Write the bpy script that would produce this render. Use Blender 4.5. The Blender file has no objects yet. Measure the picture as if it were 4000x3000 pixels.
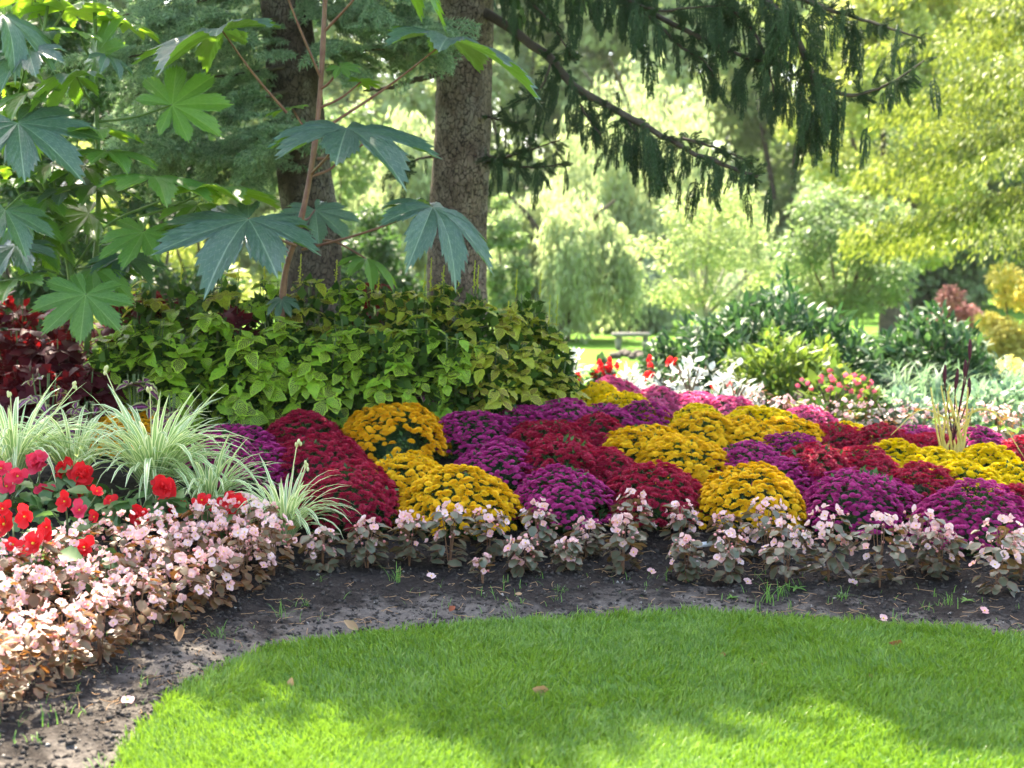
import bpy, math
import numpy as np
from mathutils import Vector, Matrix, noise as mnoise

R = np.random.default_rng(7)
sc = bpy.context.scene
COL = sc.collection

# ------------------------------------------------------------------ camera
F_PX = 5300.0                       # focal length in pixels of the 4000 px wide photograph
CAM_H = 1.35
PITCH = math.atan(400 / F_PX)
cam_d = bpy.data.cameras.new('camera')
cam_d.sensor_width = 36
cam_d.lens = 36 * F_PX / 4000
cam_d.clip_start = 0.05
cam_d.clip_end = 1500
cam_d.dof.use_dof = True
cam_d.dof.focus_distance = 5.9
cam_d.dof.aperture_fstop = 2.6
cam = bpy.data.objects.new('camera', cam_d)
cam.location = (0, 0, CAM_H)
cam.rotation_euler = (math.pi / 2 - PITCH, 0, 0)
COL.objects.link(cam)
sc.camera = cam

# ------------------------------------------------------------------ sky, sun, exposure
SUN_EL = math.radians(52)
SUN_AZ = (-0.30, 0.954)              # horizontal direction towards the sun: behind the bed, to the left
w = bpy.data.worlds.new('World')
sc.world = w
w.use_nodes = True
nt = w.node_tree
sky = nt.nodes.new('ShaderNodeTexSky')
sky.sky_type = 'NISHITA'
sky.sun_disc = False
sky.sun_elevation = SUN_EL
sky.sun_rotation = math.atan2(SUN_AZ[0], SUN_AZ[1])
sky.dust_density = 2.5
sky.ozone_density = 0.6
bg = nt.nodes['Background']
bg.inputs['Strength'].default_value = 0.15
nt.links.new(sky.outputs[0], bg.inputs['Color'])
sun_d = bpy.data.lights.new('sun', 'SUN')
sun_d.energy = 4.6
sun_d.angle = math.radians(0.53)
sun_d.color = (1.0, 0.93, 0.80)
sun = bpy.data.objects.new('sun', sun_d)
ce = math.cos(SUN_EL)
sun.rotation_euler = Vector((-SUN_AZ[0] * ce, -SUN_AZ[1] * ce, -math.sin(SUN_EL))).to_track_quat('-Z', 'Y').to_euler()
sun.location = (-8, 14, 20)
COL.objects.link(sun)
sc.view_settings.view_transform = 'Standard'
sc.view_settings.look = 'None'
sc.view_settings.exposure = 2.62
sc.view_settings.gamma = 1
sc.view_settings.use_curve_mapping = False
sc.view_settings.use_white_balance = True
sc.view_settings.white_balance_temperature = 7100
cy = sc.cycles
cy.max_bounces = 7
cy.diffuse_bounces = 3
cy.glossy_bounces = 2
cy.transmission_bounces = 4
cy.transparent_max_bounces = 4
cy.caustics_reflective = False
cy.caustics_refractive = False
cy.use_denoising = True
cy.sample_clamp_indirect = 6


# ------------------------------------------------------------------ pixel helpers
def ray(px, py):
    dx = (px - 2000) / F_PX
    dy = (1500 - py) / F_PX
    ca, sa = math.cos(PITCH), math.sin(PITCH)
    return np.array((dx, ca + dy * sa, -sa + dy * ca))


def at(px, py, Y):
    d = ray(px, py)
    return np.array((0, 0, CAM_H)) + d * (Y / d[1])


EDGE = np.array([(-0.95, -30), (-1.0, 1.0), (-1.03, 3.0), (-1.10, 3.85), (-1.13, 4.28), (-0.97, 4.70), (-0.75, 5.00), (-0.40, 5.15),
                 (0.10, 5.28), (0.75, 5.42), (1.36, 5.26), (1.94, 5.00), (2.6, 4.5), (3.6, 3.4), (4.6, 1.0), (5.2, -30)])


def sdist(x, y):
    """distance from the lawn edge: negative on the lawn, positive in the bed"""
    x = np.asarray(x, float); y = np.asarray(y, float)
    best = np.full(np.broadcast(x, y).shape, 1e9)
    inside = np.zeros(best.shape, bool)
    n = len(EDGE)
    for i in range(n):
        a = EDGE[i]; b = EDGE[(i + 1) % n]
        if i < n - 1:
            e = b - a
            t = np.clip(((x - a[0]) * e[0] + (y - a[1]) * e[1]) / (e @ e), 0, 1)
            best = np.minimum(best, np.hypot(x - a[0] - t * e[0], y - a[1] - t * e[1]))
        if a[1] != b[1]:
            c = ((a[1] > y) != (b[1] > y)) & (x < (b[0] - a[0]) * (y - a[1]) / (b[1] - a[1]) + a[0])
            inside ^= c
    return np.where(inside, -best, best)


PS = np.array([-100, 0, .30, .70, 1.1, 1.6, 2.2, 3.1, 4.1, 5.1, 6.6, 8.6, 12, 400])
PZ = np.array([0, 0, .03, .075, .15, .27, .40, .50, .52, .45, .25, .08, 0, 0])


def H(x, y):
    s = sdist(x, y)
    z = np.interp(s, PS, PZ)
    t = np.clip((np.asarray(x, float) - 0.3) / 2.4, 0, 1)
    z = z * (1 - 0.42 * t * t * (3 - 2 * t))
    u = np.clip((np.asarray(y, float) - 48) / 60, 0, 1)
    return z + 7 * u * u


def Hf(x, y):
    return float(H(np.array([x]), np.array([y]))[0])


def ground(px, py):
    d = ray(px, py)
    ts = np.concatenate([np.arange(2.5, 16, 0.02), np.arange(16, 90, 0.2)])
    p = np.array((0, 0, CAM_H)) + ts[:, None] * d
    below = p[:, 2] <= H(p[:, 0], p[:, 1])
    i = int(np.argmax(below)) if below.any() else len(ts) - 1
    q = p[i]
    return np.array((q[0], q[1], Hf(q[0], q[1])))


def vnoise(x, y, seed=0):
    xi = np.floor(x).astype(int); yi = np.floor(y).astype(int)
    fx = x - xi; fy = y - yi
    fx = fx * fx * (3 - 2 * fx); fy = fy * fy * (3 - 2 * fy)

    def h(a, b):
        v = np.sin(a * 127.1 + b * 311.7 + seed * 74.7) * 43758.5453
        return v - np.floor(v)
    return (h(xi, yi) * (1 - fx) + h(xi + 1, yi) * fx) * (1 - fy) + (h(xi, yi + 1) * (1 - fx) + h(xi + 1, yi + 1) * fx) * fy


# ------------------------------------------------------------------ mesh helpers
def mesh(name, V, F, mat=None, uv=None, col=None, smooth=True):
    me = bpy.data.meshes.new(name)
    V = np.asarray(V, np.float32)
    if not isinstance(F, list) or (F and not isinstance(F[0], np.ndarray)):
        groups = {}
        for f in F:
            groups.setdefault(len(f), []).append(f)
        F = [np.array(g) for g in groups.values()]
    li = np.concatenate([f.reshape(-1) for f in F]).astype(np.int32)
    tot = np.concatenate([np.full(len(f), f.shape[1]) for f in F])
    start = np.concatenate([[0], np.cumsum(tot)[:-1]]).astype(np.int32)
    me.vertices.add(len(V)); me.vertices.foreach_set('co', V.ravel())
    me.loops.add(len(li)); me.loops.foreach_set('vertex_index', li)
    me.polygons.add(len(tot)); me.polygons.foreach_set('loop_start', start)
    if smooth:
        me.polygons.foreach_set('use_smooth', np.ones(len(tot), bool))
    me.update(calc_edges=True)
    if uv is not None:
        l = me.uv_layers.new(name='UVMap')
        l.data.foreach_set('uv', np.asarray(uv, np.float32)[li].ravel())
    if col is not None:
        c = np.zeros((len(V), 4), np.float32); c[:, 3] = 1
        col = np.asarray(col, np.float32)
        c[:, :3] = col[:, None] if col.ndim == 1 else col
        a = me.color_attributes.new('Col', 'FLOAT_COLOR', 'POINT')
        a.data.foreach_set('color', c.ravel())
    if mat:
        me.materials.append(mat)
    return me


def link(name, data, parent=None, M=None):
    o = bpy.data.objects.new(name, data)
    if parent is not None:
        o.parent = parent
    if M is not None:
        o.matrix_basis = M if isinstance(M, Matrix) else Matrix(M)
    COL.objects.link(o)
    return o


def tag(o, label=None, cat=None, group=None, kind=None):
    if label: o['label'] = label
    if cat: o['category'] = cat
    if group: o['group'] = group
    if kind: o['kind'] = kind
    return o


def thing(name, label, cat, loc, group=None, rz=0.0):
    o = bpy.data.objects.new(name, None)
    o.empty_display_size = 0.05
    o.location = [float(c) for c in loc]
    o.rotation_euler = (0, 0, rz)
    COL.objects.link(o)
    return tag(o, label, cat, group)


def unit(a):
    a = np.asarray(a, float)
    return a / np.maximum(np.linalg.norm(a, axis=-1, keepdims=True), 1e-9)


def frames(tip, nrm):
    """columns x, y(tip), z(normal)"""
    y = unit(tip)
    z = np.asarray(nrm, float) - (np.asarray(nrm) * y).sum(-1, keepdims=True) * y
    z = unit(z)
    x = np.cross(y, z)
    return np.stack([x, y, z], -1)


def mat4(M3, t, s=1.0):
    m = np.eye(4)
    m[:3, :3] = M3 * s
    m[:3, 3] = t
    return Matrix(m.tolist())


def inst(TV, TF, M, T, S, tuv=None, col=None):
    """bake many copies of a template into one vertex/face set"""
    TV = np.asarray(TV, float); n = len(T); k = len(TV)
    S = np.broadcast_to(np.asarray(S, float), (n,))
    V = np.einsum('nij,kj->nki', M, TV) * S[:, None, None] + np.asarray(T)[:, None, :]
    groups = {}
    for f in TF:
        groups.setdefault(len(f), []).append(f)
    F = [(np.array(g)[None] + (np.arange(n) * k)[:, None, None]).reshape(-1, len(g[0])) for g in groups.values()]
    uv = None if tuv is None else np.tile(np.asarray(tuv), (n, 1))
    c = None if col is None else np.repeat(np.asarray(col), k, axis=0)
    return V.reshape(-1, 3), F, uv, c


def merge(parts):
    Vs, Fs, cs, off = [], [], [], 0
    for p in parts:
        V, F = p[0], p[1]
        Vs.append(V)
        Fs += [np.asarray(f) + off for f in F]
        cs.append(p[2] if len(p) > 2 and p[2] is not None else np.full(len(V), .5))
        off += len(V)
    by = {}
    for f in Fs:
        by.setdefault(f.shape[1], []).append(f)
    return np.concatenate(Vs), [np.concatenate(g) for g in by.values()], np.concatenate(cs)


def tube(P, rad, n=8, cap=True):
    P = np.asarray(P, float); m = len(P)
    rad = np.broadcast_to(np.asarray(rad, float), (m,))
    T = unit(np.gradient(P, axis=0))
    ref = np.array((0, 0, 1.0)) if abs(T[0][2]) < .9 else np.array((1.0, 0, 0))
    u = unit(np.cross(T[0], ref)); V = []
    for i in range(m):
        u = unit(u - (u @ T[i]) * T[i]); v = np.cross(T[i], u)
        a = np.arange(n) * 2 * math.pi / n
        V.append(P[i] + rad[i] * (np.cos(a)[:, None] * u + np.sin(a)[:, None] * v))
    V = np.concatenate(V)
    i, j = np.meshgrid(np.arange(m - 1), np.arange(n), indexing='ij')
    F = np.stack([i * n + j, i * n + (j + 1) % n, (i + 1) * n + (j + 1) % n, (i + 1) * n + j], -1).reshape(-1, 4)
    Fl = [F]
    if cap:
        V = np.concatenate([V, P[-1:] + T[-1:] * rad[-1] * .5])
        b = (m - 1) * n
        Fl.append(np.array([(b + q, b + (q + 1) % n, m * n) for q in range(n)]))
    return V, Fl


def spline(P, n):
    P = np.asarray(P, float)
    if len(P) < 3:
        t = np.linspace(0, 1, n)[:, None]
        return P[0] * (1 - t) + P[-1] * t
    Q = np.concatenate([2 * P[:1] - P[1:2], P, 2 * P[-1:] - P[-2:-1]])
    out = []
    for s in np.linspace(0, len(P) - 1 - 1e-6, n):
        i = int(s); t = s - i
        a, b, c, d = Q[i:i + 4]
        out.append(.5 * (2 * b + (c - a) * t + (2 * a - 5 * b + 4 * c - d) * t * t + (3 * b - a - 3 * c + d) * t ** 3))
    return np.array(out)


# ------------------------------------------------------------------ materials
def newmat(name):
    m = bpy.data.materials.new(name); m.use_nodes = True
    t = m.node_tree
    for n in list(t.nodes):
        t.nodes.remove(n)
    out = t.nodes.new('ShaderNodeOutputMaterial')
    return m, t, out


def mixc(t, fac, a, b, blend='MIX'):
    n = t.nodes.new('ShaderNodeMix'); n.data_type = 'RGBA'; n.blend_type = blend
    for sock, v in ((n.inputs[0], fac), (n.inputs[6], a), (n.inputs[7], b)):
        if hasattr(v, 'default_value'):
            t.links.new(v, sock)
        elif isinstance(v, (int, float)):
            sock.default_value = v
        else:
            sock.default_value = (*v, 1)
    return n.outputs[2]


def math_n(t, op, a, b=0.0, clamp=False):
    n = t.nodes.new('ShaderNodeMath'); n.operation = op; n.use_clamp = clamp
    for sock, v in ((n.inputs[0], a), (n.inputs[1], b)):
        if hasattr(v, 'default_value'):
            t.links.new(v, sock)
        else:
            sock.default_value = v
    return n.outputs[0]


def noise_n(t, vec, scale, detail=2.0, rough=.5):
    n = t.nodes.new('ShaderNodeTexNoise')
    n.inputs['Scale'].default_value = scale
    n.inputs['Detail'].default_value = detail
    n.inputs['Roughness'].default_value = rough
    if vec is not None:
        t.links.new(vec, n.inputs['Vector'])
    return n.outputs['Fac']


def ramp(t, fac, lo, hi):
    n = t.nodes.new('ShaderNodeMapRange'); n.clamp = True
    n.inputs['From Min'].default_value = lo; n.inputs['From Max'].default_value = hi
    t.links.new(fac, n.inputs['Value'])
    return n.outputs['Result']


def leafmat(name, c1, c2, trans=.35, rough=.5, spec=.35, vary='pos', scale=25., back=None, tcol=None, pattern=None):
    m, t, out = newmat(name)
    geo = t.nodes.new('ShaderNodeNewGeometry')
    if vary == 'col':
        a = t.nodes.new('ShaderNodeAttribute'); a.attribute_name = 'Col'
        sp = t.nodes.new('ShaderNodeSeparateColor'); t.links.new(a.outputs['Color'], sp.inputs[0])
        fac = sp.outputs[0]
    else:
        oi = t.nodes.new('ShaderNodeObjectInfo')
        nz = ramp(t, noise_n(t, geo.outputs['Position'], scale, 1.0), .3, .7)
        fac = math_n(t, 'ADD', math_n(t, 'MULTIPLY', oi.outputs['Random'], .6), math_n(t, 'MULTIPLY', nz, .4), True)
    colr = mixc(t, fac, c1, c2)
    uvn = t.nodes.new('ShaderNodeUVMap')
    if pattern:
        colr = pattern(t, uvn.outputs[0], colr)
    if back is not None:
        colr = mixc(t, geo.outputs['Backfacing'], colr, back)
    p = t.nodes.new('ShaderNodeBsdfPrincipled')
    t.links.new(colr, p.inputs['Base Color'])
    p.inputs['Roughness'].default_value = rough
    p.inputs['Specular IOR Level'].default_value = spec
    tr = t.nodes.new('ShaderNodeBsdfTranslucent')
    if tcol is None:
        tc = mixc(t, 1.0, colr, (1.0, 1.0, .82), 'MULTIPLY')
        g = t.nodes.new('ShaderNodeHueSaturation'); g.inputs['Value'].default_value = 1.7
        t.links.new(tc, g.inputs['Color']); tc = g.outputs[0]
        t.links.new(tc, tr.inputs['Color'])
    else:
        tr.inputs['Color'].default_value = (*tcol, 1)
    mx = t.nodes.new('ShaderNodeMixShader'); mx.inputs[0].default_value = trans
    t.links.new(p.outputs[0], mx.inputs[1]); t.links.new(tr.outputs[0], mx.inputs[2])
    t.links.new(mx.outputs[0], out.inputs['Surface'])
    return m


def plainmat(name, c1, c2, rough=.7, scale=20., bump=0.0, bscale=60., stretch=None, spec=.3):
    m, t, out = newmat(name)
    tc = t.nodes.new('ShaderNodeTexCoord')
    vec = tc.outputs['Object']
    if stretch:
        mp = t.nodes.new('ShaderNodeMapping'); mp.inputs['Scale'].default_value = stretch
        t.links.new(vec, mp.inputs['Vector']); vec = mp.outputs[0]
    nz = ramp(t, noise_n(t, vec, scale, 4.0, .6), .32, .68)
    p = t.nodes.new('ShaderNodeBsdfPrincipled')
    t.links.new(mixc(t, nz, c1, c2), p.inputs['Base Color'])
    p.inputs['Roughness'].default_value = rough
    p.inputs['Specular IOR Level'].default_value = spec
    if bump:
        b = t.nodes.new('ShaderNodeBump'); b.inputs['Strength'].default_value = bump; b.inputs['Distance'].default_value = .01
        t.links.new(noise_n(t, vec, bscale, 5.0, .65), b.inputs['Height'])
        t.links.new(b.outputs[0], p.inputs['Normal'])
    t.links.new(p.outputs[0], out.inputs['Surface'])
    return m


# --- leaf patterns, drawn on the blade: u across -1..1, v along 0..1 (stored as 0..1)
def uvsplit(t, uv):
    s = t.nodes.new('ShaderNodeSeparateXYZ'); t.links.new(uv, s.inputs[0])
    u = math_n(t, 'ABSOLUTE', math_n(t, 'MULTIPLY', math_n(t, 'SUBTRACT', s.outputs[0], .5), 2.0))
    return u, s.outputs[1]


def pat_coleus(dark, amount):
    def f(t, uv, colr):
        u, v = uvsplit(t, uv)
        ph = math_n(t, 'SUBTRACT', v, math_n(t, 'MULTIPLY', u, .42))
        st = math_n(t, 'SINE', math_n(t, 'MULTIPLY', ph, 52.0))
        geo = t.nodes.new('ShaderNodeNewGeometry')
        nz = noise_n(t, geo.outputs['Position'], 55., 2.0)
        st = math_n(t, 'ADD', st, math_n(t, 'MULTIPLY', math_n(t, 'SUBTRACT', nz, .5), 1.5))
        oi = t.nodes.new('ShaderNodeObjectInfo')
        thr = math_n(t, 'SUBTRACT', 1.05, math_n(t, 'MULTIPLY', oi.outputs['Random'], amount))
        k = math_n(t, 'GREATER_THAN', st, thr)
        edge = math_n(t, 'LESS_THAN', u, .74)
        tip = math_n(t, 'LESS_THAN', v, .9)
        k = math_n(t, 'MULTIPLY', math_n(t, 'MULTIPLY', k, edge), tip)
        return mixc(t, k, colr, dark)
    return f


def pat_pinkedge(edgecol, midcol):
    def f(t, uv, colr):
        u, v = uvsplit(t, uv)
        geo = t.nodes.new('ShaderNodeNewGeometry')
        nz = noise_n(t, geo.outputs['Position'], 70., 2.0)
        a = ramp(t, math_n(t, 'ADD', u, math_n(t, 'MULTIPLY', nz, .5)), .75, 1.0)
        c = mixc(t, a, colr, edgecol)
        b = math_n(t, 'LESS_THAN', math_n(t, 'ADD', u, math_n(t, 'MULTIPLY', nz, .3)), .27)
        return mixc(t, b, c, midcol)
    return f


def pat_stripe(edgecol, midcol):
    def f(t, uv, colr):
        u, v = uvsplit(t, uv)
        e = math_n(t, 'GREATER_THAN', u, .52)
        c = mixc(t, e, colr, edgecol)
        mdl = math_n(t, 'LESS_THAN', u, .16)
        return mixc(t, mdl, c, midcol)
    return f


def pat_castor(vein):
    def f(t, uv, colr):
        u, v = uvsplit(t, uv)
        wid = math_n(t, 'DIVIDE', .022, math_n(t, 'ADD', v, .12))
        a = math_n(t, 'LESS_THAN', u, wid)
        ph = math_n(t, 'SUBTRACT', v, math_n(t, 'MULTIPLY', u, .20))
        st = math_n(t, 'SINE', math_n(t, 'MULTIPLY', ph, 58.0))
        b = math_n(t, 'MULTIPLY', ramp(t, st, .88, 1.0), .5)
        k = math_n(t, 'MAXIMUM', math_n(t, 'MULTIPLY', a, .85), b)
        geo = t.nodes.new('ShaderNodeNewGeometry')
        blem = ramp(t, noise_n(t, geo.outputs['Position'], 9., 4.0, .7), .68, .75)
        c = mixc(t, k, colr, vein)
        return mixc(t, math_n(t, 'MULTIPLY', blem, .5), c, (.10, .10, .05))
    return f


def pat_rim(edgecol):
    def f(t, uv, colr):
        u, v = uvsplit(t, uv)
        return mixc(t, ramp(t, u, .72, 1.0), colr, edgecol)
    return f


MAT = dict(
    coleus=leafmat('coleus lime', (.18, .37, .022), (.42, .55, .045), .35, .5, .3, pattern=pat_coleus((.05, .03, .02), 1.5)),
    coleus_gold=leafmat('coleus gold', (.30, .37, .03), (.54, .52, .06), .4, .5, .3, pattern=pat_coleus((.10, .035, .02), 1.5)),
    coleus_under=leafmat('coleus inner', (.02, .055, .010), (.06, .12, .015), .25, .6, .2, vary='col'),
    maroon=leafmat('coleus maroon', (.030, .004, .007), (.085, .006, .012), .22, .6, .2, tcol=(.35, .01, .012)),
    pinkcol=leafmat('coleus pink edged', (.06, .012, .03), (.10, .02, .06), .3, .5, .3, pattern=pat_pinkedge((.36, .38, .14), (.30, .07, .20))),
    castor=leafmat('castor leaf', (.035, .085, .060), (.068, .125, .098), .22, .36, .6, pattern=pat_castor((.24, .32, .20)), back=(.17, .30, .05), tcol=(.25, .50, .03)),
    castor_green=leafmat('castor leaf green', (.05, .15, .03), (.09, .22, .03), .38, .42, .45, pattern=pat_castor((.25, .35, .10)), back=(.17, .32, .04), tcol=(.32, .55, .03)),
    castor_stem=plainmat('castor stem', (.16, .055, .045), (.26, .13, .085), .45, 12.),
    castor_stem_green=plainmat('castor stem green', (.07, .14, .03), (.14, .22, .05), .5, 10.),
    pod=plainmat('seed pod', (.04, .10, .03), (.08, .16, .04), .6, 30.),
    stem=plainmat('soft stem', (.06, .10, .03), (.12, .14, .05), .6, 30.),
    begleaf=leafmat('begonia leaf', (.060, .090, .052), (.13, .125, .07), .22, .38, .5, pattern=pat_rim((.20, .07, .045)), tcol=(.35, .18, .04)),
    bronzeleaf=leafmat('begonia bronze leaf', (.06, .070, .034), (.19, .10, .042), .25, .4, .4, pattern=pat_rim((.22, .07, .04)), tcol=(.45, .18, .04)),
    begstem=plainmat('begonia stem', (.16, .07, .04), (.22, .12, .06), .5, 30.),
    begflower=leafmat('begonia flower', (.80, .34, .34), (.87, .72, .69), .35, .6, .2, tcol=(.9, .65, .6), scale=60.),
    begbud=leafmat('begonia bud', (.72, .25, .25), (.80, .45, .38), .3, .5, .3, tcol=(.9, .35, .3)),
    redflower=leafmat('red begonia flower', (.62, .008, .012), (.78, .03, .04), .35, .55, .25, tcol=(.95, .02, .03)),
    pinkred=leafmat('rose begonia flower', (.62, .02, .06), (.72, .06, .13), .35, .55, .25, tcol=(.95, .06, .12)),
    yelcentre=plainmat('flower centre', (.75, .5, .03), (.8, .6, .08), .7, 50.),
    redleaf=leafmat('tuberous begonia leaf', (.05, .13, .035), (.12, .21, .06), .3, .4, .45),
    spider=leafmat('striped leaf', (.16, .30, .08), (.26, .40, .14), .35, .4, .4, pattern=pat_stripe((.72, .75, .48), (.42, .52, .26))),
    spidertip=plainmat('flower stalk', (.55, .5, .2), (.6, .58, .3), .6, 30.),
    mumleaf=leafmat('mum leaf', (.020, .060, .018), (.07, .15, .035), .25, .5, .3, vary='col'),
    yellow=leafmat('yellow mum', (.88, .53, .015), (.93, .68, .03), .42, .6, .2, tcol=(.9, .55, .01), scale=18.),
    orange=leafmat('golden mum', (.86, .45, .012), (.91, .57, .022), .42, .6, .2, tcol=(.9, .5, .01), scale=18.),
    lemon=leafmat('lemon mum', (.82, .60, .006), (.88, .70, .015), .42, .6, .2, tcol=(.9, .7, .01), scale=18.),
    purple=leafmat('purple mum', (.36, .012, .13), (.56, .06, .25), .28, .5, .25, tcol=(.65, .04, .35), scale=18.),
    red=leafmat('red mum', (.26, .006, .025), (.46, .022, .07), .28, .5, .25, tcol=(.65, .02, .06), scale=18.),
    pink=leafmat('pink mum', (.70, .09, .24), (.80, .22, .36), .3, .5, .25, tcol=(.8, .08, .3), scale=18.),
    needle=leafmat('spruce needles', (.020, .052, .018), (.075, .13, .045), .12, .5, .3, vary='col'),
    fir=leafmat('fir needles', (.10, .20, .09), (.36, .46, .28), .25, .5, .3, vary='col'),
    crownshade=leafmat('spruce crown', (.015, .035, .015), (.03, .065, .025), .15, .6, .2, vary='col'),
    willow=leafmat('willow leaves', (.22, .29, .14), (.41, .46, .27), .45, .55, .25, vary='col'),
    willow_blue=leafmat('willow grey leaves', (.20, .27, .17), (.36, .42, .29), .4, .55, .25, vary='col'),
    ygreen=leafmat('yellow green leaves', (.20, .26, .06), (.44, .46, .15), .40, .5, .25, vary='col'),
    conifer=leafmat('yellow conifer', (.05, .085, .014), (.31, .35, .065), .3, .55, .2, vary='col'),
    palegreen=leafmat('pale green leaves', (.20, .27, .10), (.38, .43, .21), .40, .5, .25, vary='col'),
    mgreen=leafmat('mid green leaves', (.09, .155, .06), (.24, .31, .13), .40, .5, .25, vary='col'),
    dgreen=leafmat('dark green leaves', (.018, .05, .015), (.06, .12, .03), .35, .5, .3, vary='col'),
    peony=leafmat('peony leaves', (.018, .060, .022), (.06, .125, .04), .25, .48, .3, vary='col'),
    peony_light=leafmat('peony pale leaves', (.05, .11, .02), (.18, .24, .035), .3, .48, .3, vary='col'),
    silver=leafmat('silver leaves', (.45, .49, .45), (.66, .69, .66), .2, .8, .1, vary='col', tcol=(.7, .75, .65)),
    pinkshrub=leafmat('pink shrub leaves', (.34, .11, .12), (.48, .23, .23), .3, .5, .2, vary='col', tcol=(.5, .25, .25)),
    yelshrub=leafmat('yellow shrub leaves', (.46, .40, .10), (.62, .56, .22), .4, .5, .2, vary='col'),
    bluegrass=leafmat('blue grass', (.10, .19, .12), (.24, .34, .22), .3, .5, .3, vary='col'),
    straw=leafmat('straw blade', (.55, .46, .10), (.68, .60, .22), .3, .5, .3),
    spike=plainmat('dark spike', (.05, .008, .015), (.09, .015, .025), .8, 80., .4, 200.),
    nicot=leafmat('nicotiana leaf', (.17, .30, .05), (.30, .42, .08), .4, .5, .3),
    nicflower=leafmat('coral flower', (.75, .06, .13), (.80, .18, .25), .35, .6, .2, tcol=(.9, .15, .25)),
    grass=leafmat('grass blade', (.05, .15, .012), (.27, .40, .07), .3, .35, .45, vary='col', tcol=(.24, .42, .03)),
    weed=leafmat('weed leaf', (.08, .22, .03), (.16, .30, .06), .35, .5, .3),
    dry=leafmat('dry leaf', (.30, .17, .08), (.42, .27, .15), .2, .7, .2),
    redleaf_dry=leafmat('red fallen leaf', (.22, .05, .02), (.28, .09, .04), .2, .7, .2),
    twig=plainmat('bare twig', (.08, .055, .035), (.15, .11, .075), .8, 20.),
    paletrunk=plainmat('pale trunk', (.35, .32, .25), (.50, .47, .38), .8, 8.),
    darktrunk=plainmat('brown trunk', (.05, .038, .026), (.11, .085, .06), .9, 6.),
    stone=plainmat('bench stone', (.16, .15, .14), (.24, .23, .21), .85, 9., .2),
    rock=plainmat('dark rock', (.045, .035, .03), (.11, .09, .075), .9, 12., .5, 30.),
    label=plainmat('white plastic', (.74, .74, .72), (.8, .8, .78), .4, 5.),
    clod=plainmat('soil crumbs', (.020, .017, .015), (.075, .062, .052), .95, 45.),
    pebble=plainmat('pebble', (.20, .18, .155), (.36, .33, .29), .8, 30.),
)


def bark_material(name='scaly bark', lo=(.085, .055, .038), hi=(.25, .19, .14)):
    m, t, out = newmat(name)
    tc = t.nodes.new('ShaderNodeTexCoord')
    mp = t.nodes.new('ShaderNodeMapping'); mp.inputs['Scale'].default_value = (1, 1, .62)
    t.links.new(tc.outputs['Object'], mp.inputs['Vector'])
    vo = t.nodes.new('ShaderNodeTexVoronoi'); vo.feature = 'DISTANCE_TO_EDGE'; vo.inputs['Scale'].default_value = 32
    nzv = t.nodes.new('ShaderNodeTexNoise'); nzv.inputs['Scale'].default_value = 14
    t.links.new(mp.outputs[0], nzv.inputs['Vector'])
    mixv = t.nodes.new('ShaderNodeVectorMath'); mixv.operation = 'MULTIPLY_ADD'
    t.links.new(nzv.outputs['Color'], mixv.inputs[0]); mixv.inputs[1].default_value = (.09, .09, .09)
    t.links.new(mp.outputs[0], mixv.inputs[2])
    t.links.new(mixv.outputs[0], vo.inputs['Vector'])
    crack = ramp(t, vo.outputs['Distance'], .0, .09)
    nz = ramp(t, noise_n(t, mp.outputs[0], 9., 5., .65), .3, .7)
    base = mixc(t, nz, lo, hi)
    base = mixc(t, math_n(t, 'MULTIPLY', ramp(t, noise_n(t, mp.outputs[0], 2.6, 5., .7), .5, .68), .55), base, (.30, .28, .23))
    base = mixc(t, math_n(t, 'MULTIPLY', ramp(t, noise_n(t, tc.outputs['Object'], 4.1, 5., .7), .52, .7), .6), base, (.04, .028, .02))
    c = mixc(t, crack, (.026, .02, .016), base)
    p = t.nodes.new('ShaderNodeBsdfPrincipled'); p.inputs['Roughness'].default_value = .9
    p.inputs['Specular IOR Level'].default_value = .15
    t.links.new(c, p.inputs['Base Color'])
    b = t.nodes.new('ShaderNodeBump'); b.inputs['Strength'].default_value = .8; b.inputs['Distance'].default_value = .015
    hh = math_n(t, 'ADD', crack, math_n(t, 'MULTIPLY', noise_n(t, mp.outputs[0], 60., 4.), .5))
    t.links.new(hh, b.inputs['Height']); t.links.new(b.outputs[0], p.inputs['Normal'])
    t.links.new(p.outputs[0], out.inputs['Surface'])
    return m


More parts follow.
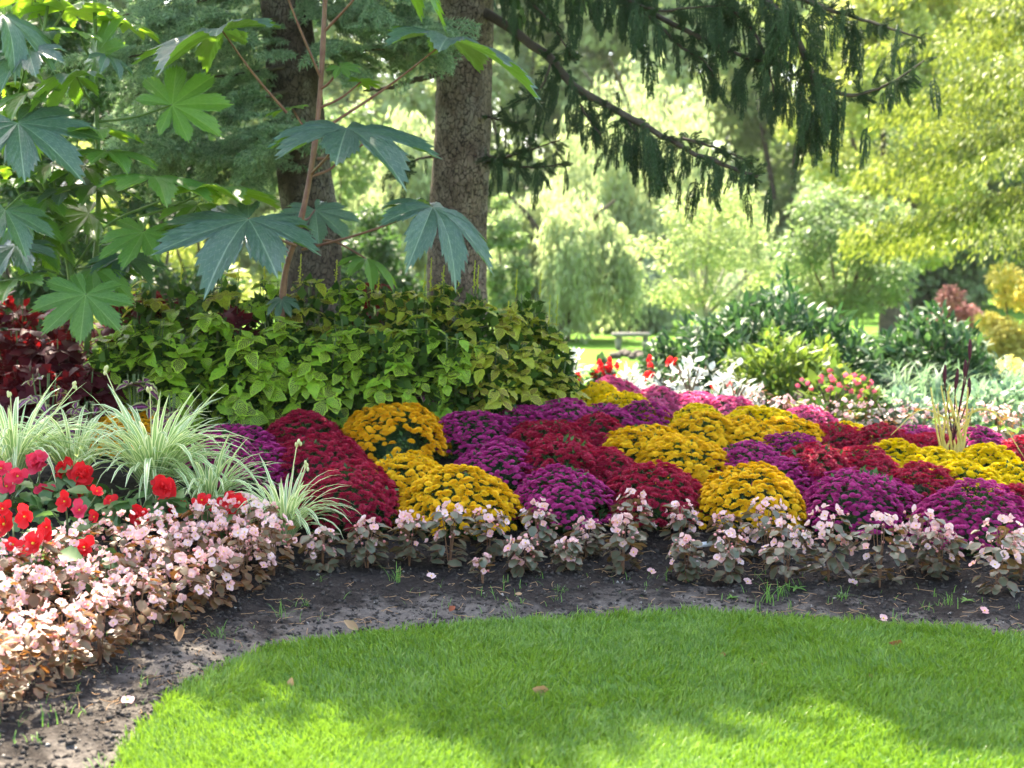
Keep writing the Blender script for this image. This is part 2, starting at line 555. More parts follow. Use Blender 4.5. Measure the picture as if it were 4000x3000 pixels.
def ground_material():
    m, t, out = newmat('soil and grass')
    geo = t.nodes.new('ShaderNodeNewGeometry'); pos = geo.outputs['Position']
    a = t.nodes.new('ShaderNodeAttribute'); a.attribute_name = 'Col'
    sp = t.nodes.new('ShaderNodeSeparateColor'); t.links.new(a.outputs['Color'], sp.inputs[0])
    n1 = ramp(t, noise_n(t, pos, 7., 6., .65), .3, .7)
    n2 = ramp(t, noise_n(t, pos, 45., 5., .7), .3, .72)
    soil = mixc(t, n2, (.014, .012, .011), (.055, .045, .038))
    dry = mixc(t, n2, (.085, .074, .065), (.20, .175, .15))  # pale tone for the dry edge soil and the painted sun fleck
    k = math_n(t, 'MULTIPLY', sp.outputs[1], 1.0)
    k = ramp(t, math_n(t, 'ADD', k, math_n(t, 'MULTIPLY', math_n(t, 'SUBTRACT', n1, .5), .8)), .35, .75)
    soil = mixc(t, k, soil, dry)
    g1 = ramp(t, noise_n(t, pos, .6, 5., .6), .3, .7)
    grass = mixc(t, g1, (.06, .16, .015), (.13, .25, .025))
    c = mixc(t, sp.outputs[0], grass, soil)
    p = t.nodes.new('ShaderNodeBsdfPrincipled'); p.inputs['Roughness'].default_value = .95
    p.inputs['Specular IOR Level'].default_value = .1
    t.links.new(c, p.inputs['Base Color'])
    b = t.nodes.new('ShaderNodeBump'); b.inputs['Strength'].default_value = .9; b.inputs['Distance'].default_value = .02
    t.links.new(noise_n(t, pos, 60., 6., .7), b.inputs['Height']); t.links.new(b.outputs[0], p.inputs['Normal'])
    t.links.new(p.outputs[0], out.inputs['Surface'])
    return m


MAT['bark'] = bark_material()
MAT['bark_dark'] = bark_material('dark cracked bark', (.05, .036, .027), (.14, .105, .08))
MAT['ground'] = ground_material()

# ------------------------------------------------------------------ ground and lawn
def grid_faces(nx, ny):
    i, j = np.meshgrid(np.arange(nx - 1), np.arange(ny - 1), indexing='ij')
    return np.stack([i * ny + j, (i + 1) * ny + j, (i + 1) * ny + j + 1, i * ny + j + 1], -1).reshape(-1, 4)


def build_ground():
    xs = np.concatenate([-np.geomspace(300, 5.3, 22), np.arange(-5, 5.01, .05), np.geomspace(5.3, 300, 22)])
    ys = np.concatenate([np.linspace(-40, 1.5, 8), np.arange(2, 14, .045), np.geomspace(14.1, 400, 45)])
    X, Y = np.meshgrid(xs, ys, indexing='ij')
    s = sdist(X, Y)
    Z = H(X, Y)
    bedm = np.clip(s / .12, 0, 1) * np.clip((9.5 - s) / 1.0, 0, 1) * (np.abs(X) < 7)
    Z = Z + bedm * (.030 * (vnoise(X * 9, Y * 9) - .5) + .026 * (vnoise(X * 21, Y * 21, 3) - .5) + .03 * (vnoise(X * 3, Y * 3, 5) - .5))
    Z = Z - np.where(s < 0, .006, 0)
    dry = np.clip(1 - s / .55, 0, 1) * (.48 + .75 * vnoise(X * 1.7, Y * 1.7, 9))
    soilm = np.where(s < 0, 1, np.clip((9.5 - s), 0, 1) * np.clip((3.5 + .4 * vnoise(X * 3, Y * 3, 14) - X) / .15, 0, 1) * np.clip((X + 6) / .2, 0, 1))
    dry = np.clip(dry + .55 * np.exp(-(((X + .3) / .28) ** 2 + ((Y - 5.45) / .16) ** 2)), 0, 1)  # sun fleck painted as a pale oval where the soil is sandy too
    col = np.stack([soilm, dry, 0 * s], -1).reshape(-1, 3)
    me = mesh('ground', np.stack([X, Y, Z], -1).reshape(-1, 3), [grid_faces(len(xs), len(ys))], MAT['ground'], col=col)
    tag(link('ground', me), kind='structure')


def build_lawn():
    xs = np.arange(-1.4, 5.2, .05); ys = np.arange(-6, 5.7, .05)
    X, Y = np.meshgrid(xs, ys, indexing='ij')
    s = sdist(X, Y)
    Z = .004 + .012 * np.clip(-s / .08, 0, 1) + .010 * (vnoise(X * 4, Y * 4) - .3) * np.clip(-s / .15, 0, 1)
    F = grid_faces(len(xs), len(ys))
    ok = (s < .015).reshape(-1)
    F = F[ok[F].all(1)]
    m = plainmat('lawn turf', (.035, .10, .010), (.075, .17, .018), .95, 14., .6, 90.)
    tag(link('lawn', mesh('lawn', np.stack([X, Y, Z], -1).reshape(-1, 3), [F], m)), kind='structure')
    # blades
    n = 400000
    x = R.uniform(-1.35, 3.6, n); y = R.uniform(2.9, 5.7, n)
    s = sdist(x, y)
    thin = vnoise(x * 6, y * 6, 4)
    edge_n = .07 * (vnoise(x * 7, y * 7, 11) - .55) + .05 * (vnoise(x * 22, y * 22, 12) - .5)
    keep = (s < .012 + edge_n) & ((s < -.05) | (R.random(n) < .55)) & ((np.abs(x) < y * .40 + .2) | (R.random(n) < .6)) & (R.random(n) < .55 + .6 * thin)
    x, y, s = x[keep], y[keep], s[keep]; n = len(x)
    clump = vnoise(x * 12, y * 12, 2)
    h = (.016 + .025 * R.random(n) + .016 * clump) * np.where(s > -.04, 1.1, 1)
    a = R.uniform(0, 2 * math.pi, n)
    lean = R.uniform(.1, .75, n)
    la = R.uniform(0, 2 * math.pi, n) * .7 + vnoise(x * 3, y * 3, 8) * 6
    wd = R.uniform(.0015, .0031, n)
    base = np.stack([x, y, np.full(n, .008)], -1)
    side = np.stack([np.cos(a), np.sin(a), 0 * a], -1) * wd[:, None]
    ld = np.stack([np.cos(la), np.sin(la), 0 * la], -1)
    mid = base + ld * (h * lean * .35)[:, None] + np.array((0, 0, 1)) * (h * .6)[:, None]
    tip = base + ld * (h * lean * 1.1)[:, None] + np.array((0, 0, 1)) * (h * (1 - .25 * lean))[:, None]
    V = np.stack([base - side, base + side, mid + side * .8, mid - side * .8, tip], 1).reshape(-1, 3)
    k = (np.arange(n) * 5)[:, None]
    F = [k + np.array([[0, 1, 2, 3]]), k + np.array([[3, 2, 4]])]
    c = np.clip(.05 + .72 * R.random(n) + .6 * (vnoise(x * 2.2, y * 2.2, 6) - .5) + .35 * (vnoise(x * 9, y * 9, 16) - .5), 0, 1)
    c = np.where(R.random(n) < .10, R.uniform(1.0, 1.5, n), c)  # scattered blades coloured pale, standing in for glints on the grass
    me = mesh('grass', V, F, MAT['grass'], col=np.repeat(c, 5), smooth=False)
    tag(link('grass', me), 'short bright green grass of the front lawn', 'grass', kind='stuff')


build_ground()
build_lawn()

# ------------------------------------------------------------------ leaf templates
def leaf_rows(rows, fold=.2, droop=.3, wave=0.0, length=1.0, tipz=0.0):
    """rows: list of (v, halfwidth); leaf along +y, normal +z; three vertices to a row"""
    V, UV, F = [], [], []
    for i, (v, hw) in enumerate(rows):
        zc = -droop * v * v + tipz * v
        wv = wave * (1 if i % 2 else -1)
        yy = length * (v - .12 * droop * v * v)
        V += [(-hw, yy, zc + fold * hw + wv), (0, yy, zc), (hw, yy, zc + fold * hw - wv)]
        UV += [(0, v), (.5, v), (1, v)]
        if i:
            b = i * 3
            F += [(b - 3, b - 2, b + 1, b), (b - 2, b - 1, b + 2, b + 1)]
    return np.array(V), F, np.array(UV)


def ovate(n, wmax, scallop=0.0, peak=.38, base=.02):
    rows = []
    for i in range(n):
        v = i / (n - 1)
        wv = wmax * (math.sin(math.pi * min(v / (2 * peak), 1)) if v < peak else math.cos(math.pi / 2 * ((v - peak) / (1 - peak)) ** 1.25)) if 0 < v < 1 else base
        if scallop and 0 < i < n - 1:
            wv *= 1 + (scallop if i % 2 else -scallop)
        rows.append((v, max(wv, .008)))
    return rows


def variants(name, mat, specs):
    out = []
    for V, F, UV in specs:
        out.append(mesh(name, V, F, mat, uv=UV))
    return out


COLEUS_SPECS = [leaf_rows(ovate(9, .36, .09, .36), f, d, .006) for f, d in ((.25, .35), (.1, .15), (.35, .6), (-.1, .3))]
POINTED_SPECS = [leaf_rows(ovate(9, .31, .10, .33), f, d, .01) for f, d in ((.3, .3), (.15, .5))]
ROUND_SPECS = [leaf_rows(ovate(6, .42, 0, .5, .18), f, d, 0) for f, d in ((.25, .15), (.5, .05), (.1, .3))]
LANCE_SPECS = [leaf_rows(ovate(5, .17, 0, .4), .25, d) for d in (.2, .5)]
BROAD_SPECS = [leaf_rows(ovate(9, .42, .07, .4, .1), f, d, .012) for f, d in ((.2, .3), (.35, .45))]
TEAR = np.array([(0, 0, 0), (-.28, .45, .06), (.28, .45, .06), (0, 1, -.05)])
TEARF = [(0, 2, 3, 1)]
KITE = TEAR

# --------------------------------------------------------------- flowers
def petals_flower(rings, center=None):
    """rings: (count, length, width, tilt, z, twist) -> V, F"""
    V, F = [], []
    for (n, L, W, tilt, z, tw) in rings:
        for k in range(n):
            a = 2 * math.pi * (k + tw) / n
            d = np.array((math.cos(a), math.sin(a), 0)); s = np.array((-math.sin(a), math.cos(a), 0)); up = np.array((0, 0, 1.))
            ax = d * math.cos(tilt) + up * math.sin(tilt)
            b = len(V); o = up * z
            nrm = -d * math.sin(tilt) + up * math.cos(tilt)
            V += [o + ax * .05 * L, o + ax * .6 * L - s * W + nrm * .12 * L, o + ax * L, o + ax * .6 * L + s * W + nrm * .12 * L]
            F += [(b, b + 3, b + 2, b + 1)]
    return np.array(V), F


YEL_T = petals_flower([(12, .52, .14, -.08, -.02, 0), (10, .45, .13, .14, .03, .4), (7, .34, .12, .42, .06, .2), (4, .22, .10, .8, .08, .1)])
PUR_T = petals_flower([(13, .5, .105, .10, 0, 0), (10, .40, .10, .45, .02, .5), (5, .22, .09, .8, .03, 0)])
RED_T = petals_flower([(11, .55, .085, .05, 0, 0), (9, .50, .08, .5, .02, .45), (5, .34, .08, .95, .04, .2)])
MUM_T = dict(yellow=YEL_T, orange=YEL_T, lemon=YEL_T, purple=PUR_T, red=RED_T, pink=RED_T)
MUM_F = {}
for k, (V, F) in MUM_T.items():
    MUM_F[k] = mesh('flower', V, F, MAT[k], uv=np.full((len(V), 2), .5), smooth=False)


RF = np.random.default_rng(3)


def rounded_petals(n, L, W, tilt, z=0.0, tw=0.0, cup=.25, ruffle=0.0):
    V, F = [], []
    for k in range(n):
        a = 2 * math.pi * (k + tw) / n
        d = np.array((math.cos(a), math.sin(a), 0)); s = np.array((-math.sin(a), math.cos(a), 0)); up = np.array((0, 0, 1.))
        ax = d * math.cos(tilt) + up * math.sin(tilt); nr = -d * math.sin(tilt) + up * math.cos(tilt)
        b = len(V); LL = L[k % len(L)] if isinstance(L, (list, tuple)) else L
        for (v, ww) in ((.04, .15), (.35, .8), (.72, 1.0), (.97, .45)):
            c = nr * (cup * LL * (v * v) + ruffle * v * RF.normal() * .5) + s * ruffle * RF.normal() * .4
            V += [up * z + ax * v * LL - s * W * ww + c * 1.15 + nr * ruffle * v * RF.normal(), up * z + ax * v * LL + c * .6, up * z + ax * v * LL + s * W * ww + c * 1.15 + nr * ruffle * v * RF.normal()]
        for r in range(3):
            q = b + r * 3
            F += [(q, q + 1, q + 4, q + 3), (q + 1, q + 2, q + 5, q + 4)]
    return np.array(V), F


def join_t(*ts):
    V, F, off = [], [], 0
    for v, f in ts:
        V.append(v); F += [tuple(i + off for i in q) for q in f]; off += len(v)
    return np.concatenate(V), F


def blob(r, n=6, m=4, sq=1.0, z=0.0):
    V, F = [], []
    for i in range(1, m):
        th = math.pi * i / m
        for j in range(n):
            a = 2 * math.pi * j / n
            V.append((r * math.sin(th) * math.cos(a), r * math.sin(th) * math.sin(a), z + r * sq * math.cos(th)))
    V += [(0, 0, z + r * sq), (0, 0, z - r * sq)]
    t, bt = len(V) - 2, len(V) - 1
    for i in range(m - 2):
        for j in range(n):
            F.append((i * n + j, i * n + (j + 1) % n, (i + 1) * n + (j + 1) % n, (i + 1) * n + j))
    for j in range(n):
        F.append((t, (j + 1) % n, j)); F.append((bt, (m - 2) * n + j, (m - 2) * n + (j + 1) % n))
    return np.array(V, float), F


def flower_mesh(name, petals, centre, pm, cm):
    me_v, me_f = join_t(petals, centre)
    me = mesh(name, me_v, me_f, pm, uv=np.full((len(me_v), 2), .5), smooth=True)
    me.materials.append(cm)
    c0 = len(petals[0])
    for p in me.polygons:
        if p.vertices[0] >= c0:
            p.material_index = 1
    return me


BEG_FL = [flower_mesh('flower', join_t(rounded_petals(2, .5, .36, .2, 0, 0, .1), rounded_petals(2, .40, .20, .3, .02, .5, .1)), blob(.09, 5, 4, 1, .07), MAT['begflower'], MAT['yelcentre']),
          flower_mesh('flower', join_t(rounded_petals(2, .5, .34, .8, 0, 0, .1), rounded_petals(2, .38, .2, .7, .02, .5, .1)), blob(.08, 5, 4, 1, .07), MAT['begflower'], MAT['yelcentre'])]
BEG_BUD = mesh('bud', *blob(.5, 5, 4, .8), MAT['begbud'], smooth=True)
RED_FL = []
for pm in (MAT['redflower'], MAT['pinkred']):
    RED_FL.append([flower_mesh('flower', join_t(rounded_petals(4, [.54, .38], .22, .25, 0, 0, .2, .07), rounded_petals(3, .26, .13, .7, .03, .3, .15, .05)), blob(.05, 5, 4, 1, .08), pm, MAT['yelcentre']),
                   flower_mesh('flower', join_t(rounded_petals(5, [.54, .46, .5], .22, .1, 0, 0, .2, .08), rounded_petals(5, .42, .2, .5, .03, .4, .2, .08), rounded_petals(4, .34, .18, .9, .05, .1, .2, .09), rounded_petals(3, .22, .14, 1.2, .08, .1, .2, .08)), blob(.05, 5, 4, 1, .12), pm, pm)])

# ------------------------------------------------------------------ chrysanthemum mounds
def dome_dirs(n, lo=-.05):
    i = np.arange(n) + .5
    z = 1 - (1 - lo) * i / n
    a = math.pi * (1 + 5 ** .5) * i + R.uniform(0, 6.28)
    r = np.sqrt(np.maximum(0, 1 - z * z))
    return np.stack([r * np.cos(a), r * np.sin(a), z], -1)


def mum_foliage(seed):
    rr = np.random.default_rng(seed)
    n = 1150
    d = unit(rr.normal(size=(n, 3))); d[:, 2] = np.abs(d[:, 2]) * 1.15 - .25
    d = unit(d)
    rad = rr.uniform(.70, .99, n)
    p = d * rad[:, None]
    p[:, 2] = np.maximum(p[:, 2] + .12, -.12)
    tip = unit(d + rr.normal(size=(n, 3)) * .7 + np.array((0, 0, .3)))
    M = frames(tip, d + rr.normal(size=(n, 3)) * .5)
    V, F, uv, c = inst(TEAR, TEARF, M, p, rr.uniform(.09, .16, n), None, rr.random(n))
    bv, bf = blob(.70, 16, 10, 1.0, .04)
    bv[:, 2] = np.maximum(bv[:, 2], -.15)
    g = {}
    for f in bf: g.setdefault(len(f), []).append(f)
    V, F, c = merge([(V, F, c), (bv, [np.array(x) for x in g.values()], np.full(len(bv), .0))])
    return mesh('foliage', V, F, MAT['mumleaf'], col=c, smooth=False)


MUM_FOL = [mum_foliage(k) for k in range(3)]


def mum_positions(n, r, h, patchy):
    d = dome_dirs(n, .02)
    d = unit(d + R.normal(size=d.shape) * .035)
    keep = d[:, 2] > .03
    low = d[:, 2] < .3
    keep &= ~low | (R.random(len(d)) < .62)
    if patchy:                                   # the bare green patch of the big yellow mound
        keep &= ~((np.abs(d[:, 0] - .15) < .42) & (d[:, 1] < -.35) & (np.abs(d[:, 2] - .36 - .1 * np.sin(d[:, 0] * 9)) < .2) & (R.random(len(d)) < .85))
    for _ in range(3):
        g = unit(R.normal(size=3) + np.array((0, -.4, .6)))
        keep &= (d @ g < .985) | (R.random(len(d)) < .3)
    d = d[keep]
    jit = R.uniform(.965, 1.045, len(d))
    wob = 1 + .035 * np.sin(d[:, 0] * 5 + R.uniform(0, 6)) + .03 * np.sin(d[:, 1] * 6 + R.uniform(0, 6)) + .02 * np.sin(d[:, 0] * 13 + d[:, 1] * 9 + R.uniform(0, 6))
    p = d * (jit * wob)[:, None] * np.array((r * R.uniform(.95, 1.1), r * R.uniform(.95, 1.08), h * R.uniform(.95, 1.04)))
    nrm = unit(d * .55 + np.array((0, 0, .95)) + R.normal(size=d.shape) * .24)
    return p, nrm


def spin_frames(nrm):
    a = unit(R.normal(size=nrm.shape))
    return frames(np.cross(nrm, a), nrm)


def mum(px, ytop, wpx, colour, label, detailed, patchy=False):
    px, ytop, wpx = px * 1.8083, ytop * 1.8083, wpx * 1.9
    best = None
    for Y in np.arange(5.3, 14, .02):
        r = wpx * Y / F_PX / 2
        h = r * .96
        q = at(px, ytop, Y)
        e = q[2] - (Hf(q[0], q[1]) + h)
        if best is None or abs(e) < best[0]:
            best = (abs(e), Y, r, h, q)
        if e < 0: break
    _, Y, r, h, q = best
    z = Hf(q[0], q[1])
    t = thing('chrysanthemum', label, 'chrysanthemum', (q[0], q[1], z), 'chrysanthemum mounds in the flower bed')
    rz = R.uniform(0, 6.28) if not patchy else 0
    link('foliage', MUM_FOL[R.integers(3)], t, Matrix.Rotation(rz, 4, 'Z') @ Matrix.Diagonal((r * .90, r * .90, h * .88, 1)))
    size = {'yellow': .046, 'orange': .046, 'lemon': .047, 'purple': .036, 'red': .043, 'pink': .043}[colour]
    cover = {'yellow': .30, 'orange': .31, 'lemon': .30, 'purple': .33, 'red': .31, 'pink': .31}[colour]
    area = 2 * math.pi * r * r * .95
    n = int(area / (size * size * cover))
    p, nrm = mum_positions(n, r, h, patchy)
    M = spin_frames(nrm)
    S = size * R.uniform(.70, 1.18, len(p))
    if detailed:                                 # the 300 on the near side singly, the rest joined
        order = np.argsort(p[:, 1] / r - .35 * p[:, 2] / h)
        near, far = order[:300], order[300:]
        for k in near:
            link('flower', MUM_F[colour], t, mat4(M[k], p[k], S[k]))
    else:
        far = np.arange(len(p))
    if len(far):
        V, F = MUM_T[colour]
        V, F, uv, c = inst(V, F, M[far], p[far], S[far])
        o = link('blossoms', mesh('blossoms', V, F, MAT[colour], smooth=False), t)
        o['kind'] = 'stuff'


MUMS = [  # x, top, width (2212 px view), colour, detailed, label
    (285, 890, 175, 'orange', 0, 'golden orange chrysanthemum half hidden behind striped spider plants at left'),
    (505, 914, 190, 'purple', 1, 'purple chrysanthemum leftmost of all, right of the big striped plant'),
    (560, 962, 170, 'purple', 0, 'magenta chrysanthemum tucked between striped plant and red mounds at left'),
    (655, 893, 195, 'red', 1, 'rearmost dark red chrysanthemum under the lime coleus at left'),
    (690, 945, 205, 'red', 1, 'dark red chrysanthemum in the middle of the left red drift'),
    (755, 1008, 235, 'red', 1, 'frontmost dark red chrysanthemum right of the small striped plant'),
    (850, 879, 215, 'orange', 1, 'large golden chrysanthemum with a bare green patch, against the coleus'),
    (872, 981, 195, 'yellow', 1, 'yellow chrysanthemum in the middle of the left yellow drift'),
    (990, 1012, 245, 'yellow', 1, 'frontmost yellow chrysanthemum of the left yellow drift'),
    (1020, 890, 175, 'purple', 1, 'purple chrysanthemum directly right of the patchy golden one'),
    (1080, 955, 195, 'purple', 1, 'purple chrysanthemum in the middle of the central purple drift'),
    (1212, 1010, 230, 'purple', 1, 'frontmost purple chrysanthemum left of the central red one'),
    (1130, 878, 165, 'purple', 0, 'rear purple chrysanthemum under the right end of the coleus, leftmost of three'),
    (1215, 866, 180, 'purple', 0, 'rear purple chrysanthemum under the right end of the coleus, middle of three'),
    (1305, 874, 150, 'purple', 0, 'rear purple chrysanthemum under the right end of the coleus, rightmost of three'),
    (1390, 868, 135, 'purple', 0, 'small purple chrysanthemum behind the central yellow drift'),
    (1185, 908, 185, 'red', 0, 'rear red chrysanthemum of the central red drift, left one'),
    (1285, 898, 160, 'red', 0, 'rear red chrysanthemum of the central red drift, right one'),
    (1215, 945, 220, 'red', 1, 'broad red chrysanthemum in the middle of the central red drift'),
    (1300, 972, 180, 'red', 1, 'red chrysanthemum just left of the central yellow drift'),
    (1412, 1010, 220, 'red', 1, 'frontmost red chrysanthemum between purple and yellow mounds at centre'),
    (1395, 920, 185, 'yellow', 1, 'rear left yellow chrysanthemum of the central yellow drift'),
    (1475, 945, 195, 'yellow', 1, 'middle yellow chrysanthemum of the central yellow drift'),
    (1620, 1010, 240, 'yellow', 1, 'frontmost yellow chrysanthemum of the central drift, above white begonias'),
    (1415, 886, 100, 'yellow', 0, 'small yellow chrysanthemum between purple ones at the rear'),
    (1520, 898, 180, 'yellow', 0, 'yellow chrysanthemum at the left of the rear yellow band'),
    (1610, 905, 180, 'yellow', 0, 'yellow chrysanthemum in the middle of the rear yellow band'),
    (1700, 902, 165, 'yellow', 0, 'yellow chrysanthemum at the right end of the rear yellow band'),
    (1290, 828, 110, 'lemon', 0, 'sunlit lemon chrysanthemum at the back edge beside the coleus'),
    (1345, 850, 125, 'lemon', 0, 'sunlit lemon chrysanthemum at the back, second from the coleus'),
    (1325, 818, 110, 'pink', 0, 'sunlit pink chrysanthemum at the back edge, leftmost pink one'),
    (1420, 838, 130, 'pink', 0, 'sunlit pink chrysanthemum at the back, second pink from the left'),
    (1500, 850, 130, 'pink', 0, 'sunlit pink chrysanthemum at the back, third pink from the left'),
    (1575, 862, 130, 'pink', 0, 'sunlit pink chrysanthemum at the back, rightmost pink one'),
    (1510, 878, 150, 'lemon', 0, 'lemon chrysanthemum in sun below the pink ones, left one'),
    (1645, 880, 170, 'lemon', 0, 'lemon chrysanthemum in sun below the pink ones, right one'),
    (1745, 882, 130, 'pink', 0, 'rose red chrysanthemum in sun left of the back white begonias'),
    (1830, 915, 130, 'lemon', 0, 'small lemon chrysanthemum just in front of the back white begonias'),
    (1620, 957, 185, 'purple', 1, 'left purple chrysanthemum right of the central yellow drift'),
    (1700, 938, 160, 'purple', 0, 'rear purple chrysanthemum of the right purple drift'),
    (1705, 992, 165, 'purple', 1, 'purple chrysanthemum behind the frontmost right purple mound'),
    (1795, 916, 150, 'red', 0, 'rear red chrysanthemum right of the rear yellow band'),
    (1765, 962, 200, 'red', 1, 'left red chrysanthemum in the middle of the right red drift'),
    (1855, 972, 185, 'red', 1, 'right red chrysanthemum in the middle of the right red drift'),
    (1905, 925, 170, 'red', 0, 'red chrysanthemum behind the right yellow drift, left one'),
    (2010, 938, 150, 'red', 0, 'red chrysanthemum behind the right yellow drift, right one'),
    (1975, 918, 140, 'purple', 0, 'purple chrysanthemum behind the dark spiked grass, left one'),
    (2110, 926, 150, 'purple', 0, 'purple chrysanthemum behind the dark spiked grass, right one'),
    (1925, 958, 165, 'lemon', 1, 'lemon chrysanthemum at the left end of the right yellow drift'),
    (2020, 972, 170, 'lemon', 0, 'lemon chrysanthemum at the foot of the dark spiked grass'),
    (2130, 966, 165, 'lemon', 0, 'lemon chrysanthemum at the right end of the right yellow drift'),
    (2075, 1002, 190, 'lemon', 1, 'lemon chrysanthemum at the front of the right yellow drift'),
    (2185, 1000, 150, 'lemon', 0, 'lemon chrysanthemum at the right image edge'),
    (1990, 1010, 200, 'red', 1, 'red chrysanthemum between the two frontmost right purple mounds'),
    (1862, 1014, 245, 'purple', 1, 'large frontmost purple chrysanthemum right of the central yellow drift'),
    (2105, 1050, 245, 'purple', 1, 'large frontmost purple chrysanthemum nearest the right image edge'),
    (2195, 1052, 140, 'red', 0, 'red chrysanthemum at the right edge behind the last purple mound'),
    (2205, 950, 120, 'red', 0, 'red chrysanthemum far right beyond the yellow drift'),
]
for (x, y, wd, c, det, lab) in MUMS:
    mum(x, y, wd, c, lab, det, 'patch' in lab and 'green patch' in lab)

# ------------------------------------------------------------------ wax begonias
BEG_LEAF = variants('leaf', MAT['begleaf'], ROUND_SPECS)
BEG_BRONZE = variants('leaf', MAT['bronzeleaf'], ROUND_SPECS)


def wax_begonia(pos, h, wd, label, group, nl=44, nf=16, nb=8, leaves=None, ls=1.0, fs=1.0):
    t = thing('wax_begonia', label, 'begonia', pos, group)
    r = wd / 2
    S = []
    for k in range(4):
        a = R.uniform(0, 6.28); q = R.uniform(.1, .45) * r
        S.append(tube(spline([(0, 0, -.02), (q * .5 * math.cos(a), q * .5 * math.sin(a), h * .4), (q * math.cos(a), q * math.sin(a), h * .85)], 6), np.linspace(.003, .002, 6), 5))
    V, F, c = merge(S)
    link('stem', mesh('stem', V, F, MAT['begstem']), t)
    for k in range(nl):
        z = R.random() * .80
        a = R.uniform(0, 6.28)
        rr = r * (math.sin(math.pi * (.22 + .62 * z))) * R.uniform(.55, 1.0)
        d = np.array((math.cos(a), math.sin(a), 0))
        p = d * rr + np.array((0, 0, .02 + h * z))
        tip = unit(d + np.array((0, 0, R.uniform(-.5, .15))) + R.normal(size=3) * .25)
        nr = unit(np.array((0, 0, 1.)) + d * R.uniform(.2, .9) + R.normal(size=3) * .2)
        link('leaf', (leaves or BEG_LEAF)[R.integers(3)], t, mat4(frames(tip, nr), p - tip * .02, ls * R.uniform(.040, .062)))
    for k in range(nf):
        z = 1 - R.random() ** 1.3 * .62
        a = R.uniform(0, 6.28)
        rr = r * math.sqrt(max(.03, 1 - (max(z - .45, 0) / .6) ** 2)) * R.uniform(.45, 1.08)
        d = np.array((math.cos(a), math.sin(a), 0))
        p = d * rr + np.array((0, 0, h * z))
        nr = unit(d * R.uniform(.2, 1.2) + np.array((0, -.25, R.uniform(.1, .9))))
        link('flower', BEG_FL[R.integers(2)], t, mat4(spin_frames(nr[None])[0], p, fs * R.uniform(.033, .049)))
    for k in range(nb):
        z = R.uniform(.5, .98); a = R.uniform(0, 6.28); rr = r * R.uniform(.4, .95)
        link('bud', BEG_BUD, t, mat4(spin_frames(unit(R.normal(size=(1, 3))))[0], (rr * math.cos(a), rr * math.sin(a), h * z), R.uniform(.010, .017)))


ORD = ['first', 'second', 'third', 'fourth', 'fifth', 'sixth', 'seventh', 'eighth', 'ninth', 'tenth', 'eleventh', 'twelfth', 'thirteenth',
       'fourteenth', 'fifteenth', 'sixteenth', 'seventeenth', 'eighteenth', 'nineteenth', 'twentieth', 'twenty-first', 'twenty-second', 'twenty-third', 'twenty-fourth', 'twenty-fifth']
ROW = [(1260, 2240, 2085, 160), (1434, 2231, 2042, 150), (1599, 2200, 2017, 125), (1755, 2213, 1981, 160), (1886, 2280, 2180, 80), (1910, 2182, 1999, 150),
       (2041, 2249, 2110, 130), (2102, 2170, 1975, 150), (2221, 2243, 2120, 110), (2289, 2188, 2039, 135), (2435, 2243, 2030, 150), (2472, 2150, 1935, 150),
       (2662, 2160, 1968, 130), (2680, 2268, 2109, 120), (2833, 2180, 2017, 130), (2845, 2273, 2090, 145), (2992, 2200, 1970, 190), (3071, 2280, 2045, 190),
       (3236, 2270, 2000, 180), (3437, 2285, 2025, 210), (3602, 2240, 2005, 165), (3675, 2270, 2070, 160), (3901, 2330, 2040, 210), (3985, 2270, 2080, 160)]
for k, (x, b, tp, wd) in enumerate(ROW):
    p = ground(x, b)
    sc_ = p[1] / F_PX
    hgt = (b - tp) * sc_ * 1.08
    small = wd < 100
    big = k in (16, 17, 18, 19, 20, 21, 22)
    wax_begonia(p, hgt, wd * sc_ * 1.05, 'pinkish white wax begonia along the lawn, %s from the left in the front border row' % ORD[k], 'wax begonias in the front border row',
                18 if small else 58, 5 if small else (26 if big else 17), 4 if small else 12)
# the drift at left, in three rows that close up towards the camera
ROWS3 = {'front': [(-60, 2790), (90, 2720), (240, 2650), (390, 2590), (540, 2520), (690, 2440), (830, 2380), (960, 2320), (1070, 2270)],
         'middle': [(-40, 2560), (120, 2500), (280, 2440), (430, 2390), (590, 2340), (740, 2290), (890, 2240), (1010, 2200)],
         'rear': [(-20, 2390), (140, 2350), (300, 2310), (470, 2270), (640, 2220), (800, 2180), (940, 2150)]}
for row, pts in ROWS3.items():
    for k, (x, b) in enumerate(pts):
        p = ground(x, b)
        wax_begonia(p, R.uniform(.23, .28), R.uniform(.21, .26), 'pale pink bronze-leaved begonia in the left drift, %s row, %s from the left' % (row, ORD[k]),
                    'wax begonias in the left drift', 70, 36, 16, BEG_BRONZE, .85, .92)

# ------------------------------------------------------------------ red tuberous begonias
RED_LEAF = variants('leaf', MAT['redleaf'], BROAD_SPECS)


